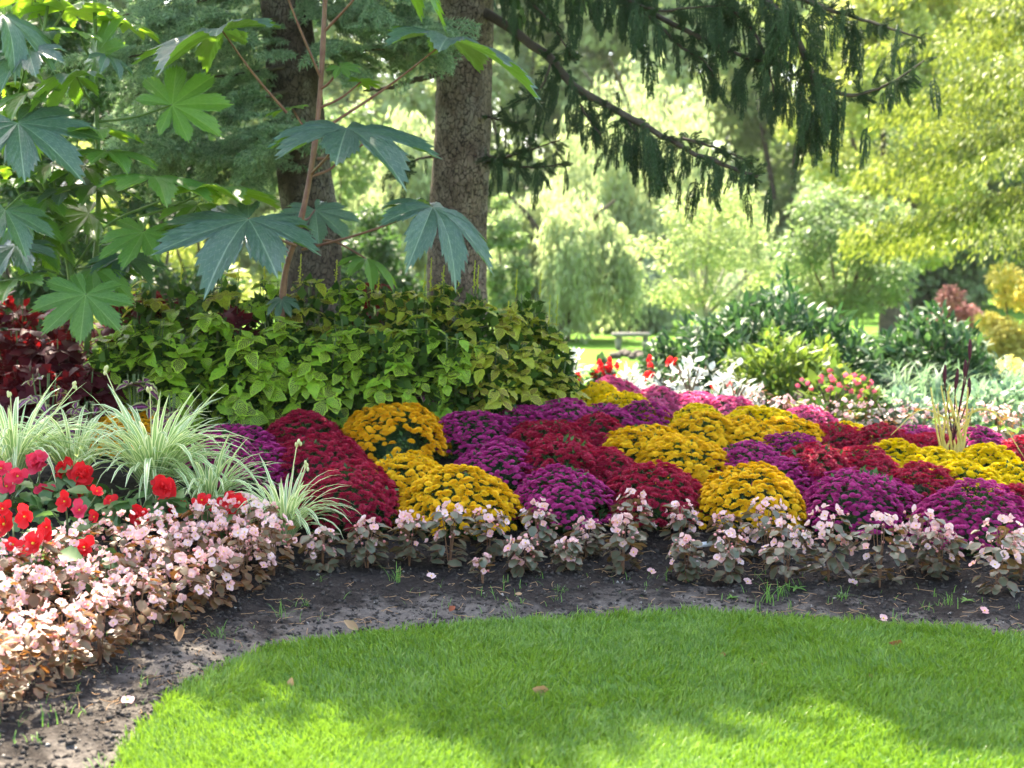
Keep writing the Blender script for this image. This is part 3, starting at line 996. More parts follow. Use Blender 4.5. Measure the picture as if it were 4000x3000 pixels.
def red_begonia(px, py, label, flowers, nl=26, h=.2):
    """flowers: list of (px, py, size in px, kind, colour)"""
    p = ground(px, py)
    t = thing('tuberous_begonia', label, 'begonia', p, 'red tuberous begonias at the left')
    S = [tube(spline([(0, 0, -.02), (.02 * math.cos(a), .02 * math.sin(a), h * .5), (.07 * math.cos(a), .07 * math.sin(a), h * .95)], 5), .004, 5) for a in (0, 2, 4)]
    V, F, c = merge(S)
    link('stem', mesh('stem', V, F, MAT['stem']), t)
    for k in range(nl):
        a = R.uniform(0, 6.28); d = np.array((math.cos(a), math.sin(a), 0))
        z = R.uniform(.1, .95) * h
        q = d * R.uniform(.03, .12) + np.array((0, 0, z))
        link('leaf', RED_LEAF[R.integers(2)], t, mat4(frames(unit(d + np.array((0, 0, R.uniform(-.4, .3))) + R.normal(size=3) * .2), unit(np.array((0, -.2, 1)) + d * .4 + R.normal(size=3) * .25)), q, R.uniform(.07, .105)))
    for (fx, fy, s, kind, colr) in flowers:
        Y = p[1] - R.uniform(0.02, .12)
        q = at(fx, fy, Y)
        nr = unit(np.array((R.uniform(-.5, .5), -1, R.uniform(.15, .9))))
        link('flower', RED_FL[colr][kind], t, mat4(spin_frames(nr[None])[0], q - p, s * Y / F_PX * 1.08))
        st = tube(spline([(0, 0, h * .3), (q - p) * .6 + np.array((0, 0, .02)), q - p - nr * .012], 5), .0025, 5)
        link('flower_stalk', mesh('flower_stalk', st[0], st[1], MAT['stem']), t)


red_begonia(30, 2050, 'red tuberous begonia at the left edge, upper one, with rose blooms', [(5, 1830, 80, 0, 1), (70, 1860, 90, 0, 1), (30, 1900, 90, 0, 1)])
red_begonia(60, 2250, 'orange red tuberous begonia at the left edge, lower one', [(20, 2050, 120, 0, 0), (100, 2020, 100, 0, 0), (10, 1990, 80, 0, 0)])
red_begonia(160, 2000, 'tuberous begonia with one full rose-red double bloom, topmost', [(150, 1805, 100, 1, 1), (175, 1920, 80, 0, 1)])
red_begonia(140, 2330, 'tuberous begonia with broad scarlet bloom above the pink drift', [(135, 2125, 130, 0, 0), (50, 2130, 80, 0, 0), (175, 2090, 80, 0, 0), (185, 2060, 70, 0, 0)])
red_begonia(300, 2000, 'tuberous begonia with two dark red blooms against the striped leaves', [(260, 1840, 95, 1, 0), (320, 1860, 105, 1, 0), (320, 1935, 85, 0, 0)])
red_begonia(270, 2170, 'tuberous begonia with crimson blooms facing the lawn, left of centre', [(255, 1960, 85, 0, 0), (310, 1995, 85, 0, 1), (380, 1920, 55, 0, 0), (370, 2020, 60, 0, 0)])
red_begonia(340, 2330, 'tuberous begonia with one narrow scarlet bloom seen edgewise', [(330, 2140, 100, 0, 0)], 22)
red_begonia(450, 2090, 'tuberous begonia with small red blooms beside a drooping striped leaf', [(430, 1955, 60, 0, 0), (455, 2000, 45, 0, 0)], 24)
red_begonia(560, 2100, 'tuberous begonia with a low dark red bloom, third from the right', [(550, 2020, 95, 1, 0)], 24, .17)
red_begonia(640, 2070, 'tuberous begonia with a tall double crimson bloom, second from the right', [(645, 1905, 100, 1, 0), (615, 1885, 50, 0, 0), (705, 1985, 80, 0, 0)], 26)
red_begonia(880, 2130, 'tuberous begonia with large scarlet blooms, rightmost of the red ones', [(790, 1955, 75, 0, 0), (830, 1985, 45, 0, 0), (900, 1955, 95, 0, 0), (890, 2015, 90, 0, 0), (935, 1960, 70, 0, 0)], 28)

# ------------------------------------------------------------------ striped spider plants
def blade_template(arch, curl, twist):
    n = 9; V, UV, F = [], [], []
    y = z = 0.0; ang = math.pi / 2 - .25
    for i in range(n):
        v = i / (n - 1)
        hw = .019 * (1 - .25 * v) * (1 - v ** 6) + .001
        tw = twist * v
        V += [(-hw * math.cos(tw), y, z + .35 * hw - hw * math.sin(tw)), (0, y, z), (hw * math.cos(tw), y, z + .35 * hw + hw * math.sin(tw))]
        UV += [(0, v), (.5, v), (1, v)]
        if i:
            b = i * 3; F += [(b - 3, b - 2, b + 1, b), (b - 2, b - 1, b + 2, b + 1)]
        y += math.cos(ang) / (n - 1); z += math.sin(ang) / (n - 1)
        ang -= (arch + curl * v) / (n - 1)
    return np.array(V), F, np.array(UV)


BLADES = variants('leaf', MAT['spider'], [blade_template(.5, .5, .2), blade_template(1.0, .9, -.3), blade_template(1.3, 1.3, .4), blade_template(1.7, 1.2, 0), blade_template(.8, 2.2, .3), blade_template(2.2, 1.2, -.2)])


def spider_plant(px, py, size, label, n, stalks=()):
    p = ground(px, py)
    t = thing('spider_plant', label, 'spider plant', p, 'striped spider plants at the left')
    for k in range(int(n * 1.5)):
        a = R.uniform(0, 6.28)
        v = [0, 1, 2, 3, 4, 5][int(R.choice(6, p=[.08, .14, .22, .24, .12, .20]))]
        s = size * R.uniform(.7, 1.1)
        M = Matrix.Translation((.03 * math.cos(a), .03 * math.sin(a), 0)) @ Matrix.Rotation(a - math.pi / 2, 4, 'Z') @ Matrix.Rotation(R.uniform(-.15, .25), 4, 'X') @ Matrix.Diagonal((s * R.uniform(.85, 1.35), s, s, 1))
        link('leaf', BLADES[v], t, M)
    for (sx, sy) in stalks:
        e = at(sx, sy, p[1] - .05) - p
        st = tube(spline([(0, 0, .02), e * .5 + np.array((0, 0, .04)), e], 8), np.linspace(.004, .0025, 8), 5)
        bud = []
        for q in range(5):
            bv, bf = blob(.007, 5, 4, 1.6)
            g = {}
            for f in bf: g.setdefault(len(f), []).append(f)
            bud.append((bv + e + R.normal(size=3) * .008, [np.array(x) for x in g.values()]))
        V, F, c = merge([st] + bud)
        link('flower_stalk', mesh('flower_stalk', V, F, MAT['spidertip']), t)


spider_plant(60, 1900, .56, 'striped white and green spider plant at the left edge behind red begonias', 75, [(40, 1540), (290, 1505)])
spider_plant(290, 1910, .50, 'striped spider plant between the left edge clump and the tall central clump', 60)
spider_plant(600, 1960, .64, 'tallest striped spider plant with pale flower stalks, in front of golden chrysanthemum', 95, [(410, 1445), (585, 1525)])
spider_plant(820, 2020, .46, 'striped spider plant arching right towards the magenta chrysanthemum', 60)
spider_plant(1110, 2130, .42, 'small striped spider plant at the right end, before the red chrysanthemums', 85, [(1160, 1735), (1195, 1820)])

# ------------------------------------------------------------------ coleus hedge
COLEUS = {'lime': variants('leaf', MAT['coleus'], COLEUS_SPECS), 'gold': variants('leaf', MAT['coleus_gold'], COLEUS_SPECS),
          'maroon': variants('leaf', MAT['maroon'], COLEUS_SPECS), 'pink': variants('leaf', MAT['pinkcol'], POINTED_SPECS)}


def coleus(px, ytop, Y, wd, kind, label, n=90, leaf=.085, spikes=0, inner=True):
    top = at(px, ytop, Y)
    z0 = Hf(top[0], top[1])
    h = (top[2] - z0) * 1.04
    t = thing('coleus', label, 'coleus', (top[0], top[1], z0), 'coleus plants behind the chrysanthemums')
    r = wd / 2
    S = []
    for k in range(5):
        a = R.uniform(0, 6.28); q = R.uniform(.1, .7) * r
        S.append(tube(spline([(0, 0, -.03), (q * .6 * math.cos(a), q * .6 * math.sin(a), h * .5), (q * math.cos(a), q * math.sin(a), h * .93)], 6), np.linspace(.008, .003, 6), 5))
    V, F, c = merge(S)
    link('stem', mesh('stem', V, F, MAT['stem']), t)
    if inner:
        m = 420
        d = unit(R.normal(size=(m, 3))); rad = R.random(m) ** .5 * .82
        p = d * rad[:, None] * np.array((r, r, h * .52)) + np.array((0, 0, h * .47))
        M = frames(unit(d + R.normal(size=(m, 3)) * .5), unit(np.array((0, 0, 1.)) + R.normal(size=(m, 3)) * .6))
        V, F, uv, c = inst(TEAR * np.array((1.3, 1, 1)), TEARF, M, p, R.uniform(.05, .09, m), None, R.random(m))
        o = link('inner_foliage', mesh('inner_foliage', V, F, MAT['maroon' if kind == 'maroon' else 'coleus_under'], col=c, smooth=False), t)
        o['kind'] = 'stuff'
    # whorls: a stem tip with a pair of pairs of leaves
    placed = 0
    while placed < n:
        d = unit(R.normal(size=3) + np.array((0, -.45, .15)))
        rad = R.uniform(.72, 1.02)
        p = d * rad * np.array((r, r, h * .52)) + np.array((0, 0, h * .48))
        if p[2] < .04: continue
        ax = unit(d * .7 + np.array((0, -.1, .9)) + R.normal(size=3) * .15)
        a0 = R.uniform(0, 6.28)
        fr = frames(np.cross(ax, unit(R.normal(size=3)))[None], ax[None])[0]
        big = R.uniform(.75, 1.2)
        for q in range(4):
            a = a0 + q * math.pi / 2
            tip = fr[:, 0] * math.cos(a) + fr[:, 1] * math.sin(a)
            lift = R.uniform(-.25, .3) + (.35 if q % 2 else 0)
            tp = unit(tip + ax * lift)
            nr = unit(ax - tip * lift + R.normal(size=3) * .12)
            s = leaf * big * (1.1 if q % 2 == 0 else .75) * R.uniform(.85, 1.12)
            link('leaf', COLEUS[kind][R.integers(len(COLEUS[kind]))], t, mat4(frames(tp, nr), p + tp * .006, s))
            placed += 1
    for k in range(spikes):
        a = R.uniform(0, 6.28); q = R.uniform(.1, .6) * r
        b = np.array((q * math.cos(a), q * math.sin(a), h * .9)); L = R.uniform(.10, .2)
        parts = [tube([b, b + np.array((.01, 0, L))], .0025, 4)]
        for j in range(18):
            bv, bf = blob(.006 * (1 - j / 30), 4, 3)
            g = {}
            for f in bf: g.setdefault(len(f), []).append(f)
            parts.append((bv + b + np.array((.01 * j / 18 + R.normal() * .005, R.normal() * .005, L * (.15 + .85 * j / 18))), [np.array(x) for x in g.values()]))
        V, F, c = merge(parts)
        link('flower_spike', mesh('flower_spike', V, F, MAT['coleus_gold'], uv=np.full((len(V), 2), .0)), t)


LIME = [  # front row, tops in photo px
    (430, 1330, 7.7), (560, 1230, 7.75), (690, 1290, 7.6), (830, 1220, 7.75), (960, 1290, 7.6), (1100, 1240, 7.7), (1240, 1300, 7.6), (1370, 1230, 7.75), (1500, 1290, 7.65)]
for k, (x, y, Y) in enumerate(LIME):
    coleus(x, y, Y, .34, 'lime', 'lime green dark-veined coleus, front row of the hedge, %s from the left' % ORD[k], 132, .098)
REAR = [(560, 1110, 8.15), (720, 1075, 8.2), (880, 1065, 8.2), (1040, 1080, 8.2), (1200, 1070, 8.2), (1350, 1085, 8.2), (1500, 1110, 8.2)]
for k, (x, y, Y) in enumerate(REAR):
    coleus(x, y, Y, .36, 'lime' if k % 2 else 'gold', 'yellow-green coleus at the top of the hedge, rear row, %s from the left' % ORD[k], 116, .092, 1)
GOLD = [(1620, 1100, 8.1), (1740, 1080, 8.2), (1850, 1110, 8.1), (1960, 1220, 8.2), (2060, 1130, 8.4), (2140, 1250, 8.4), (1640, 1240, 7.75), (1770, 1290, 7.75), (1900, 1320, 7.8), (2030, 1330, 8.0), (2160, 1400, 8.2)]
for k, (x, y, Y) in enumerate(GOLD):
    coleus(x, y, Y, .32, 'gold' if k < 6 else ('lime' if k < 8 else 'gold'), 'golden brown-striped coleus at the right end of the hedge, %s, %s from the left' % ('upper tier' if k < 6 else 'lower tier', ORD[k if k < 6 else k - 6]), 104, .084, 2 if k < 6 else 0)
MAROON = [(60, 1150, 8.2), (250, 1130, 8.3), (480, 1120, 8.35), (620, 1130, 8.35), (60, 1280, 7.8), (240, 1310, 7.8), (120, 1420, 7.5), (330, 1440, 7.5), (1460, 1100, 8.5), (900, 1180, 8.0)]
MAR_L = ['at the left edge, topmost', 'behind the big drooping castor leaf', 'showing above the hedge, left of the castor leaf tips', 'showing red in a gap below the big castor leaf',
         'at the left edge, middle height', 'below the drooping castor leaf', 'low at left behind the spider plants, left one', 'low at left behind the spider plants, right one',
         'peeping over the hedge left of the spruce trunk', 'in a gap left of the purple castor stem']
for k, (x, y, Y) in enumerate(MAROON):
    coleus(x, y, Y, .36, 'maroon', 'dark maroon coleus ' + MAR_L[k], 76, .105)
PINKC = [(170, 1450, 7.2, 'leftmost, above the left spider plant'), (530, 1450, 7.25, 'second from the left, under lime leaves'), (670, 1530, 7.2, 'right of the pale flower stalks'), (330, 1560, 7.15, 'low, behind the spider plants'),
         (1780, 1480, 7.75, 'small and dark under the golden coleus'), (1650, 1520, 7.7, 'small and dark left of the golden coleus foot')]
for (x, y, Y, l) in PINKC:
    coleus(x, y, Y, .22, 'pink', 'purple coleus with cream edges, ' + l, 36, .085, inner=False)

# ------------------------------------------------------------------ castor bean plants
def castor_leaf_mesh(mat, seed, droop, fold, nl=8):
    rr = np.random.default_rng(seed)
    per = 22; rings = 8
    span = math.radians(312)
    V = [(0, 0, 0)]; UV = [(.5, 0)]; F = []
    ang, tt, LL = [], [], []
    lens = [.62, .80, .95, 1.0, .98, .92, .78, .60] if nl == 8 else [.65, .88, 1.0, 1.0, .9, .62]
    for l in range(nl):
        for k in range(per + (1 if l == nl - 1 else 0)):
            t = -1 + 2 * k / per
            ang.append(-span / 2 + span * (l + (t + 1) / 2) / nl); tt.append(t); LL.append(lens[l] * (1 + .04 * rr.normal() * 0))
    sag = rr.uniform(-.06, .20, nl)
    for i, (a, t, L) in enumerate(zip(ang, tt, LL)):
        at_ = abs(t)
        sg = np.interp((a + span / 2) / span * nl - .5, np.arange(nl), sag)
        nb = .46
        Rr = L * (1 - at_ ** 1.0 * .28 - .30 * max(0, (at_ - .42) / .58) ** 1.3) if at_ > .001 else L * 1.0
        Rr = L * (1 - .05 * min(1, at_ / .10) - .29 * at_ - .24 * max(0, (at_ - .72) / .28) ** 1.4)
        Rr *= 1 + (.055 if i % 2 else -.04) * (1 if at_ < .95 else 0) * (1 if at_ > .02 else 0)
        for r in range(1, rings + 1):
            f = r / rings
            rad = Rr * f
            # narrow the lobe toward the middle of each sector as it goes out
            z = -(droop + sg) * rad * rad + fold * rad * (at_ - .45) * (.4 + .6 * f) + .016 * math.sin(f * 30 - at_ * 7) * f * (at_ > .03)
            V.append((rad * math.sin(a), rad * math.cos(a), z)); UV.append((.5 + .5 * t, f))
    n = len(ang)
    for i in range(n):
        b = 1 + i * rings
        if i < n - 1:
            c = b + rings
            F.append((0, c, b))
            for r in range(rings - 1):
                F.append((b + r, c + r, c + r + 1, b + r + 1))
    return mesh('leaf', np.array(V), F, mat, uv=np.array(UV))


CAST = [castor_leaf_mesh(MAT['castor'], k, d, f) for k, (d, f) in enumerate(((.06, .14), (.14, .16), (.42, .18)))]
CASTG = [castor_leaf_mesh(MAT['castor_green'], k + 5, d, f, 7 if False else 8) for k, (d, f) in enumerate(((.05, .12), (.15, .16), (.48, .2)))]


def castor_stem(t, origin, pts, r0, r1, mat, name='stem', nodes=True):
    P = spline([np.array(p) - origin for p in pts], 26)
    rad = np.linspace(r0, r1, 26)
    if nodes:
        rad = rad * (1 + .22 * (np.arange(26) % 5 == 0))
    V, F = tube(P, rad, 10)
    link(name, mesh(name, V, F, mat), t)
    return P


def castor_leaf(t, origin, px, py, Y, size_px, nrm, tipdir, ms, var, stem_from=None, pmat='castor_stem', label=None):
    """attach point in the photo, distance, radius in photo px, normal and direction of the longest lobe"""
    c = at(px, py, Y)
    nrm = unit(np.array(nrm, float))
    tipdir = np.array(tipdir, float) - (np.array(tipdir, float) @ nrm) * nrm
    o = link('leaf', ms[var], t, mat4(frames(np.array(tipdir, float)[None], np.array(nrm, float)[None])[0], c - origin, size_px * Y / F_PX))
    if label: o['label'] = label
    if stem_from is not None:
        a = at(*stem_from) - origin; b = c - origin
        mid = (a + b) / 2 + np.array((0, 0, -.02 if b[2] > a[2] else .05))
        V, F = tube(spline([a, mid, b], 10), np.linspace(.009, .005, 10), 7)
        link('petiole', mesh('petiole', V, F, MAT[pmat]), t)


base = at(1100, 1560, 8.0); base[2] = Hf(base[0], base[1])
ct = thing('castor_plant', 'tall castor bean plant with purple stem and grey-green star leaves above the coleus', 'castor bean', base)
castor_stem(ct, base, [base, at(1100, 1280, 8.0), at(1115, 1060, 8.0), at(1165, 900, 8.0), at(1205, 720, 8.0), at(1235, 520, 8.0), at(1255, 300, 8.0), at(1270, 0, 8.0), at(1290, -300, 8.0)], .019, .013, MAT['castor_stem'])
castor_leaf(ct, base, 970, 855, 7.45, 420, (.05, -.42, .90), (-.55, -.8, -.25), CAST, 1, (1155, 960, 8.0))
castor_leaf(ct, base, 1355, 500, 7.5, 410, (.08, -.29, .95), (.35, -.9, -.1), CAST, 1, (1215, 680, 8.0))
castor_leaf(ct, base, 868, 120, 7.7, 400, (-.25, -.06, .96), (-.8, -.6, -.1), CAST, 1, (1120, 440, 7.95))
castor_leaf(ct, base, 1755, 150, 7.8, 430, (.26, -.08, .96), (.85, -.5, -.1), CAST, 1, (1300, 480, 7.95))
castor_leaf(ct, base, 1690, 808, 7.6, 330, (.35, -.30, .85), (.75, -.45, -.5), CAST, 2, (1180, 975, 8.0))
castor_leaf(ct, base, 1500, -160, 7.7, 330, (.25, .1, .95), (.5, -.8, -.4), CASTG, 2, (1270, 120, 8.0))
castor_leaf(ct, base, 1060, -180, 7.8, 330, (-.2, .0, .95), (-.6, -.7, -.3), CAST, 1, (1260, 320, 8.0))
castor_leaf(ct, base, 1330, 260, 7.9, 90, (.1, -.5, .8), (.5, -.6, .2), CASTG, 0, (1250, 350, 8.0))
castor_leaf(ct, base, 1410, 320, 7.95, 90, (.1, .2, .9), (.8, -.4, .2), CASTG, 0, (1250, 420, 8.0))
castor_leaf(ct, base, 1230, 820, 8.2, 200, (.2, -.5, .8), (.5, -.7, -.2), CAST, 0, (1180, 860, 8.0))
castor_leaf(ct, base, 1140, 420, 8.1, 120, (-.2, -.2, .9), (-.7, -.4, .3), CASTG, 0, (1230, 540, 8.0))
castor_leaf(ct, base, 1430, 1010, 8.2, 160, (.2, -.1, .9), (.6, -.7, -.5), CASTG, 2, (1170, 940, 8.0))
castor_leaf(ct, base, 1100, 1170, 7.9, 85, (0, -.5, .8), (.2, -.9, -.3), CAST, 2, (1105, 1200, 8.0))
# branch forks near the foot of the upper stem
for (a, b, c) in (((1240, 620, 8.0), (1330, 610, 8.0), (1460, 540, 8.0)), ((1215, 690, 8.0), (1290, 660, 8.05), (1340, 610, 8.1))):
    castor_stem(ct, base, [at(*a), at(*b), at(*c)], .009, .006, MAT['castor_stem'], 'side_shoot', False)

b2 = at(300, 1500, 7.9); b2[2] = Hf(b2[0], b2[1])
cg = thing('castor_plant', 'bushy green castor bean plant with spiky seed pods at the left edge', 'castor bean', b2)
castor_stem(cg, b2, [b2, at(285, 1150, 7.9), at(240, 900, 7.9), at(150, 650, 7.9), at(60, 420, 7.9), at(-20, 200, 7.9)], .024, .013, MAT['castor_stem_green'])
castor_stem(cg, b2, [b2, at(370, 1060, 7.95), at(385, 700, 7.95), at(375, 350, 7.95), at(370, 0, 7.95), at(360, -250, 7.95)], .018, .010, MAT['castor_stem_green'])
castor_stem(cg, b2, [at(245, 880, 7.9), at(130, 700, 7.8), at(20, 640, 7.7)], .012, .008, MAT['castor_stem_green'], 'side_shoot', False)
castor_stem(cg, b2, [at(170, 130, 7.8), at(200, -60, 7.8), at(230, -200, 7.8)], .009, .007, MAT['castor_stem_green'], 'side_shoot', False)
castor_stem(cg, b2, [at(280, 1060, 7.9), at(420, 880, 7.8), at(640, 780, 7.7)], .008, .006, MAT['castor_stem_green'], 'side_shoot', False)
GL = [  # px, py, Y, size, normal, tip, green?, variant, stem from
    (335, 1150, 7.3, 215, (.1, -.72, .65), (-.25, -.6, -.75), 1, 0, (290, 1180, 7.8)),
    (560, 905, 7.5, 190, (-.1, -.65, .75), (-.5, -.7, -.4), 1, 0, (400, 960, 7.9)),
    (70, 480, 7.4, 300, (.1, -.60, .78), (.6, -.75, -.25), 0, 1, (160, 640, 7.85)),
    (110, 190, 7.4, 200, (-.1, -.50, .85), (-.6, -.8, -.1), 0, 1, (60, 420, 7.9)),
    (10, 60, 7.4, 240, (.4, -.3, .85), (.8, -.4, -.35), 0, 2, (-20, 250, 7.9)),
    (300, 300, 7.6, 190, (-.2, .15, .9), (-.8, -.5, -.2), 0, 2, (372, 420, 7.95)),
    (372, 225, 7.8, 190, (-.7, -.5, .3), (.25, -.2, .95), 1, 0, None),
    (420, 215, 7.7, 110, (.3, -.1, .9), (.9, -.3, -.2), 0, 2, (375, 260, 7.95)),
    (672, 410, 7.6, 215, (.15, -.75, .55), (.4, -.5, .6), 1, 0, (385, 475, 7.95)),
    (370, 510, 7.6, 180, (0, .05, 1), (.7, -.7, -.2), 1, 1, (380, 560, 7.95)),
    (420, 590, 7.6, 190, (.1, -.15, .95), (.8, -.5, -.2), 1, 1, (383, 700, 7.95)),
    (600, 690, 7.5, 260, (.1, -.12, .98), (.7, -.7, -.15), 1, 1, (385, 760, 7.95)),
    (830, 740, 7.7, 260, (.0, .10, .97), (.8, -.6, -.1), 1, 1, (420, 880, 7.85)),
    (770, 800, 7.8, 150, (.1, -.3, .9), (-.5, -.8, -.2), 1, 1, (600, 800, 7.75)),
    (60, 1090, 7.5, 240, (-.2, -.12, .95), (-.8, -.6, -.3), 1, 1, (250, 1080, 7.85)),
    (20, 820, 7.4, 200, (.3, -.5, .8), (.3, -.7, -.6), 0, 1, (180, 760, 7.85)),
    (60, 960, 7.6, 210, (-.1, -.4, .9), (-.5, -.8, -.4), 0, 1, (220, 900, 7.85)),
    (200, 640, 7.8, 160, (-.2, -.3, .9), (-.8, -.5, -.2), 1, 1, (240, 860, 7.9)),
    (180, 780, 7.8, 150, (0, -.3, .9), (-.3, -.9, -.3), 1, 1, (250, 900, 7.9)),
    (250, 40, 7.9, 220, (-.1, .1, .95), (.7, -.6, .1), 1, 1, (180, 130, 7.85)),
    (130, -20, 7.9, 200, (-.1, .2, .95), (-.6, -.7, .1), 1, 1, (180, 130, 7.85)),
    (480, 1000, 7.8, 170, (.1, -.3, .9), (.5, -.8, -.3), 0, 1, (300, 1050, 7.9)),
    (170, 930, 7.9, 170, (.1, -.4, .9), (-.5, -.8, -.3), 1, 2, (250, 920, 7.9)),
    (330, 650, 7.8, 140, (.1, -.35, .9), (-.4, -.8, -.3), 1, 1, (384, 700, 7.95)),
    (480, 90, 7.9, 150, (.2, .1, .95), (.8, -.5, 0), 1, 1, (372, 130, 7.95)),
    (90, 330, 7.9, 170, (0, .0, .95), (-.5, -.8, 0), 1, 1, (80, 440, 7.9)),
    (30, 660, 7.9, 180, (0, .1, .95), (-.3, -.9, 0), 1, 1, (140, 640, 7.9)),
]
rl = np.random.default_rng(77)
for k in range(16):
    x, y = rl.uniform(-30, 470), rl.uniform(60, 1050)
    GL.append((x, y, rl.uniform(7.6, 8.1), rl.uniform(120, 210), (rl.normal() * .2, -rl.uniform(.1, .6), .85), (rl.normal(), -.6, rl.uniform(-.4, .1)), int(rl.random() < .6), int(rl.integers(3)), (x + rl.uniform(-60, 90), y + rl.uniform(60, 130), 7.95)))
for (x, y, Y, s, nr, tp, g, v, sf) in GL:
    castor_leaf(cg, b2, x, y, Y, s * 1.15, nr, tp, CASTG if g else CAST, v, sf, 'castor_stem_green')


def pod_mesh():
    V, F = blob(.5, 8, 6)
    parts = [(V, F)]
    for d in dome_dirs(26, -1):
        a = unit(np.cross(d, (.3, .2, .9))); b = np.cross(d, a)
        parts.append((np.array([d * .45 + a * .07, d * .45 - a * .035 + b * .06, d * .45 - a * .035 - b * .06, d * .85]), [(0, 1, 3), (1, 2, 3), (2, 0, 3)]))
    V, F = join_t(*parts)
    return mesh('seed_pod', V, F, MAT['pod'])


POD = pod_mesh()
for (cx, cyy, n, sx, sy) in ((375, 370, 34, 55, 70), (60, 330, 16, 60, 60), (270, 680, 10, 50, 45), (570, 760, 10, 70, 40), (310, 960, 8, 40, 40)):
    for k in range(n):
        x, y = cx + R.normal() * sx * .6, cyy + R.uniform(-1, 1) * sy
        q = at(x, y, 7.9 + R.uniform(-.08, .08)) - b2
        link('seed_pod', POD, cg, mat4(np.eye(3), q, R.uniform(.022, .032)))
        if k % 3 == 0:
            V, F = tube([at(cx + 5, y + 15, 7.95) - b2, q], .002, 4)
            link('pod_stalk', mesh('pod_stalk', V, F, MAT['castor_stem_green']), cg)

# ------------------------------------------------------------------ spruces
def trunk_mesh(pts, rads, origin, mat='bark'):
    P = spline([np.array(p) - origin for p in pts], 150)
    rad = np.interp(np.linspace(0, 1, 150), np.linspace(0, 1, len(rads)), rads)
    V, F = tube(P, rad, 48)
    C = np.repeat(P, 48, axis=0)
    d = V[:len(C)] - C
    r = np.linalg.norm(d, axis=1)
    amp = np.array([mnoise.noise(Vector((v[0] * 9, v[1] * 9, v[2] * 4))) * .5 + mnoise.cell(Vector((v[0] * 30, v[1] * 30, v[2] * 17))) * .30 + mnoise.noise(Vector((v[0] * 30, v[1] * 30, v[2] * 18))) * .4 for v in V[:len(C)]])
    V[:len(C)] = C + d * (1 + amp * .055)[:, None]
    return mesh('trunk', V, F, MAT[mat])


def spray_mesh(name, mat, seed, style):
    """a hanging spruce twig (along -z) or a fir bottlebrush (along +y), length 1"""
    rr = np.random.default_rng(seed)
    axes = []
    if style == 'hang':
        main = np.array([(0.05 * math.sin(3 * t + seed), .05 * math.cos(2 * t), -t) for t in np.linspace(0, 1, 8)])
        axes.append((main, 1))
        for k in range(17):
            t = rr.uniform(.02, .85); a = rr.uniform(0, 6.28); L = (.42 * (1 - t) + .12) * rr.uniform(.6, 1.1)
            b = np.array((0.05 * math.sin(3 * t + seed), .05 * math.cos(2 * t), -t))
            d = np.array((math.cos(a), math.sin(a) * .8, -.35))
            e = b + d * L * .45 + np.array((0, 0, -L * .8))
            axes.append((spline([b, b + d * L * .38, e], 6), .8))
        nl, nw, step = .080, .0095, .014
    else:
        main = np.array([(0.04 * math.sin(3 * t + seed), t, -.12 * t * t) for t in np.linspace(0, 1, 8)])
        axes.append((main, 1))
        for k in range(8):
            t = .12 + .8 * k / 8; s = 1 if k % 2 else -1; L = .5 * (1 - t) + .15
            b = np.array((0.04 * math.sin(3 * t + seed), t, -.12 * t * t))
            axes.append((spline([b, b + np.array((s * L * .5, L * .45, .02)), b + np.array((s * L * .85, L * .9, -.05))], 5), .9))
        nl, nw, step = .14, .015, .026
    NV, NF, NC, off = [], [], [], 0
    for P, sc_ in axes:
        seg = np.linalg.norm(np.diff(P, axis=0), axis=1); tot = seg.sum()
        cum = np.concatenate([[0], np.cumsum(seg)])
        s = np.arange(0, tot, step)
        q = np.stack([np.interp(s, cum, P[:, i]) for i in range(3)], -1)
        T = unit(np.gradient(q, axis=0)) if len(q) > 2 else np.tile(unit(P[-1] - P[0]), (len(q), 1))
        reps = 3
        q = np.repeat(q, reps, 0); T = np.repeat(T, reps, 0); n = len(q)
        rn = unit(np.cross(T, rr.normal(size=(n, 3))))
        d = unit(rn * rr.uniform(.6, 1.1, (n, 1)) + T * rr.uniform(.5, .9, (n, 1)))
        L = nl * sc_ * rr.uniform(.7, 1.15, n)
        sd = unit(np.cross(d, rr.normal(size=(n, 3)))) * nw
        V = np.stack([q - sd, q + sd, q + d * L[:, None]], 1).reshape(-1, 3)
        NV.append(V); NF.append(np.arange(n * 3).reshape(-1, 3) + off); NC.append((rr.random(n)[:, None] * .6 + np.array((0, 0, .4))).ravel()); off += n * 3
        tv, tf = tube(P, .006 if style == 'hang' else .007, 3, False)
        NV.append(tv); NF.append(None); NC.append(np.full(len(tv), 0.0))
        tfq = tf[0] + off; off += len(tv)
        NF[-1] = tfq
    tri = [f for f in NF if f.shape[1] == 3]; qd = [f for f in NF if f.shape[1] == 4]
    return mesh(name, np.concatenate(NV), [np.concatenate(tri), np.concatenate(qd)], mat, col=np.concatenate(NC), smooth=False)


HANG = [spray_mesh('needle_spray', MAT['needle'], k, 'hang') for k in range(5)]
FIRS = [spray_mesh('needle_spray', MAT['fir'], k + 20, 'fir') for k in range(5)]


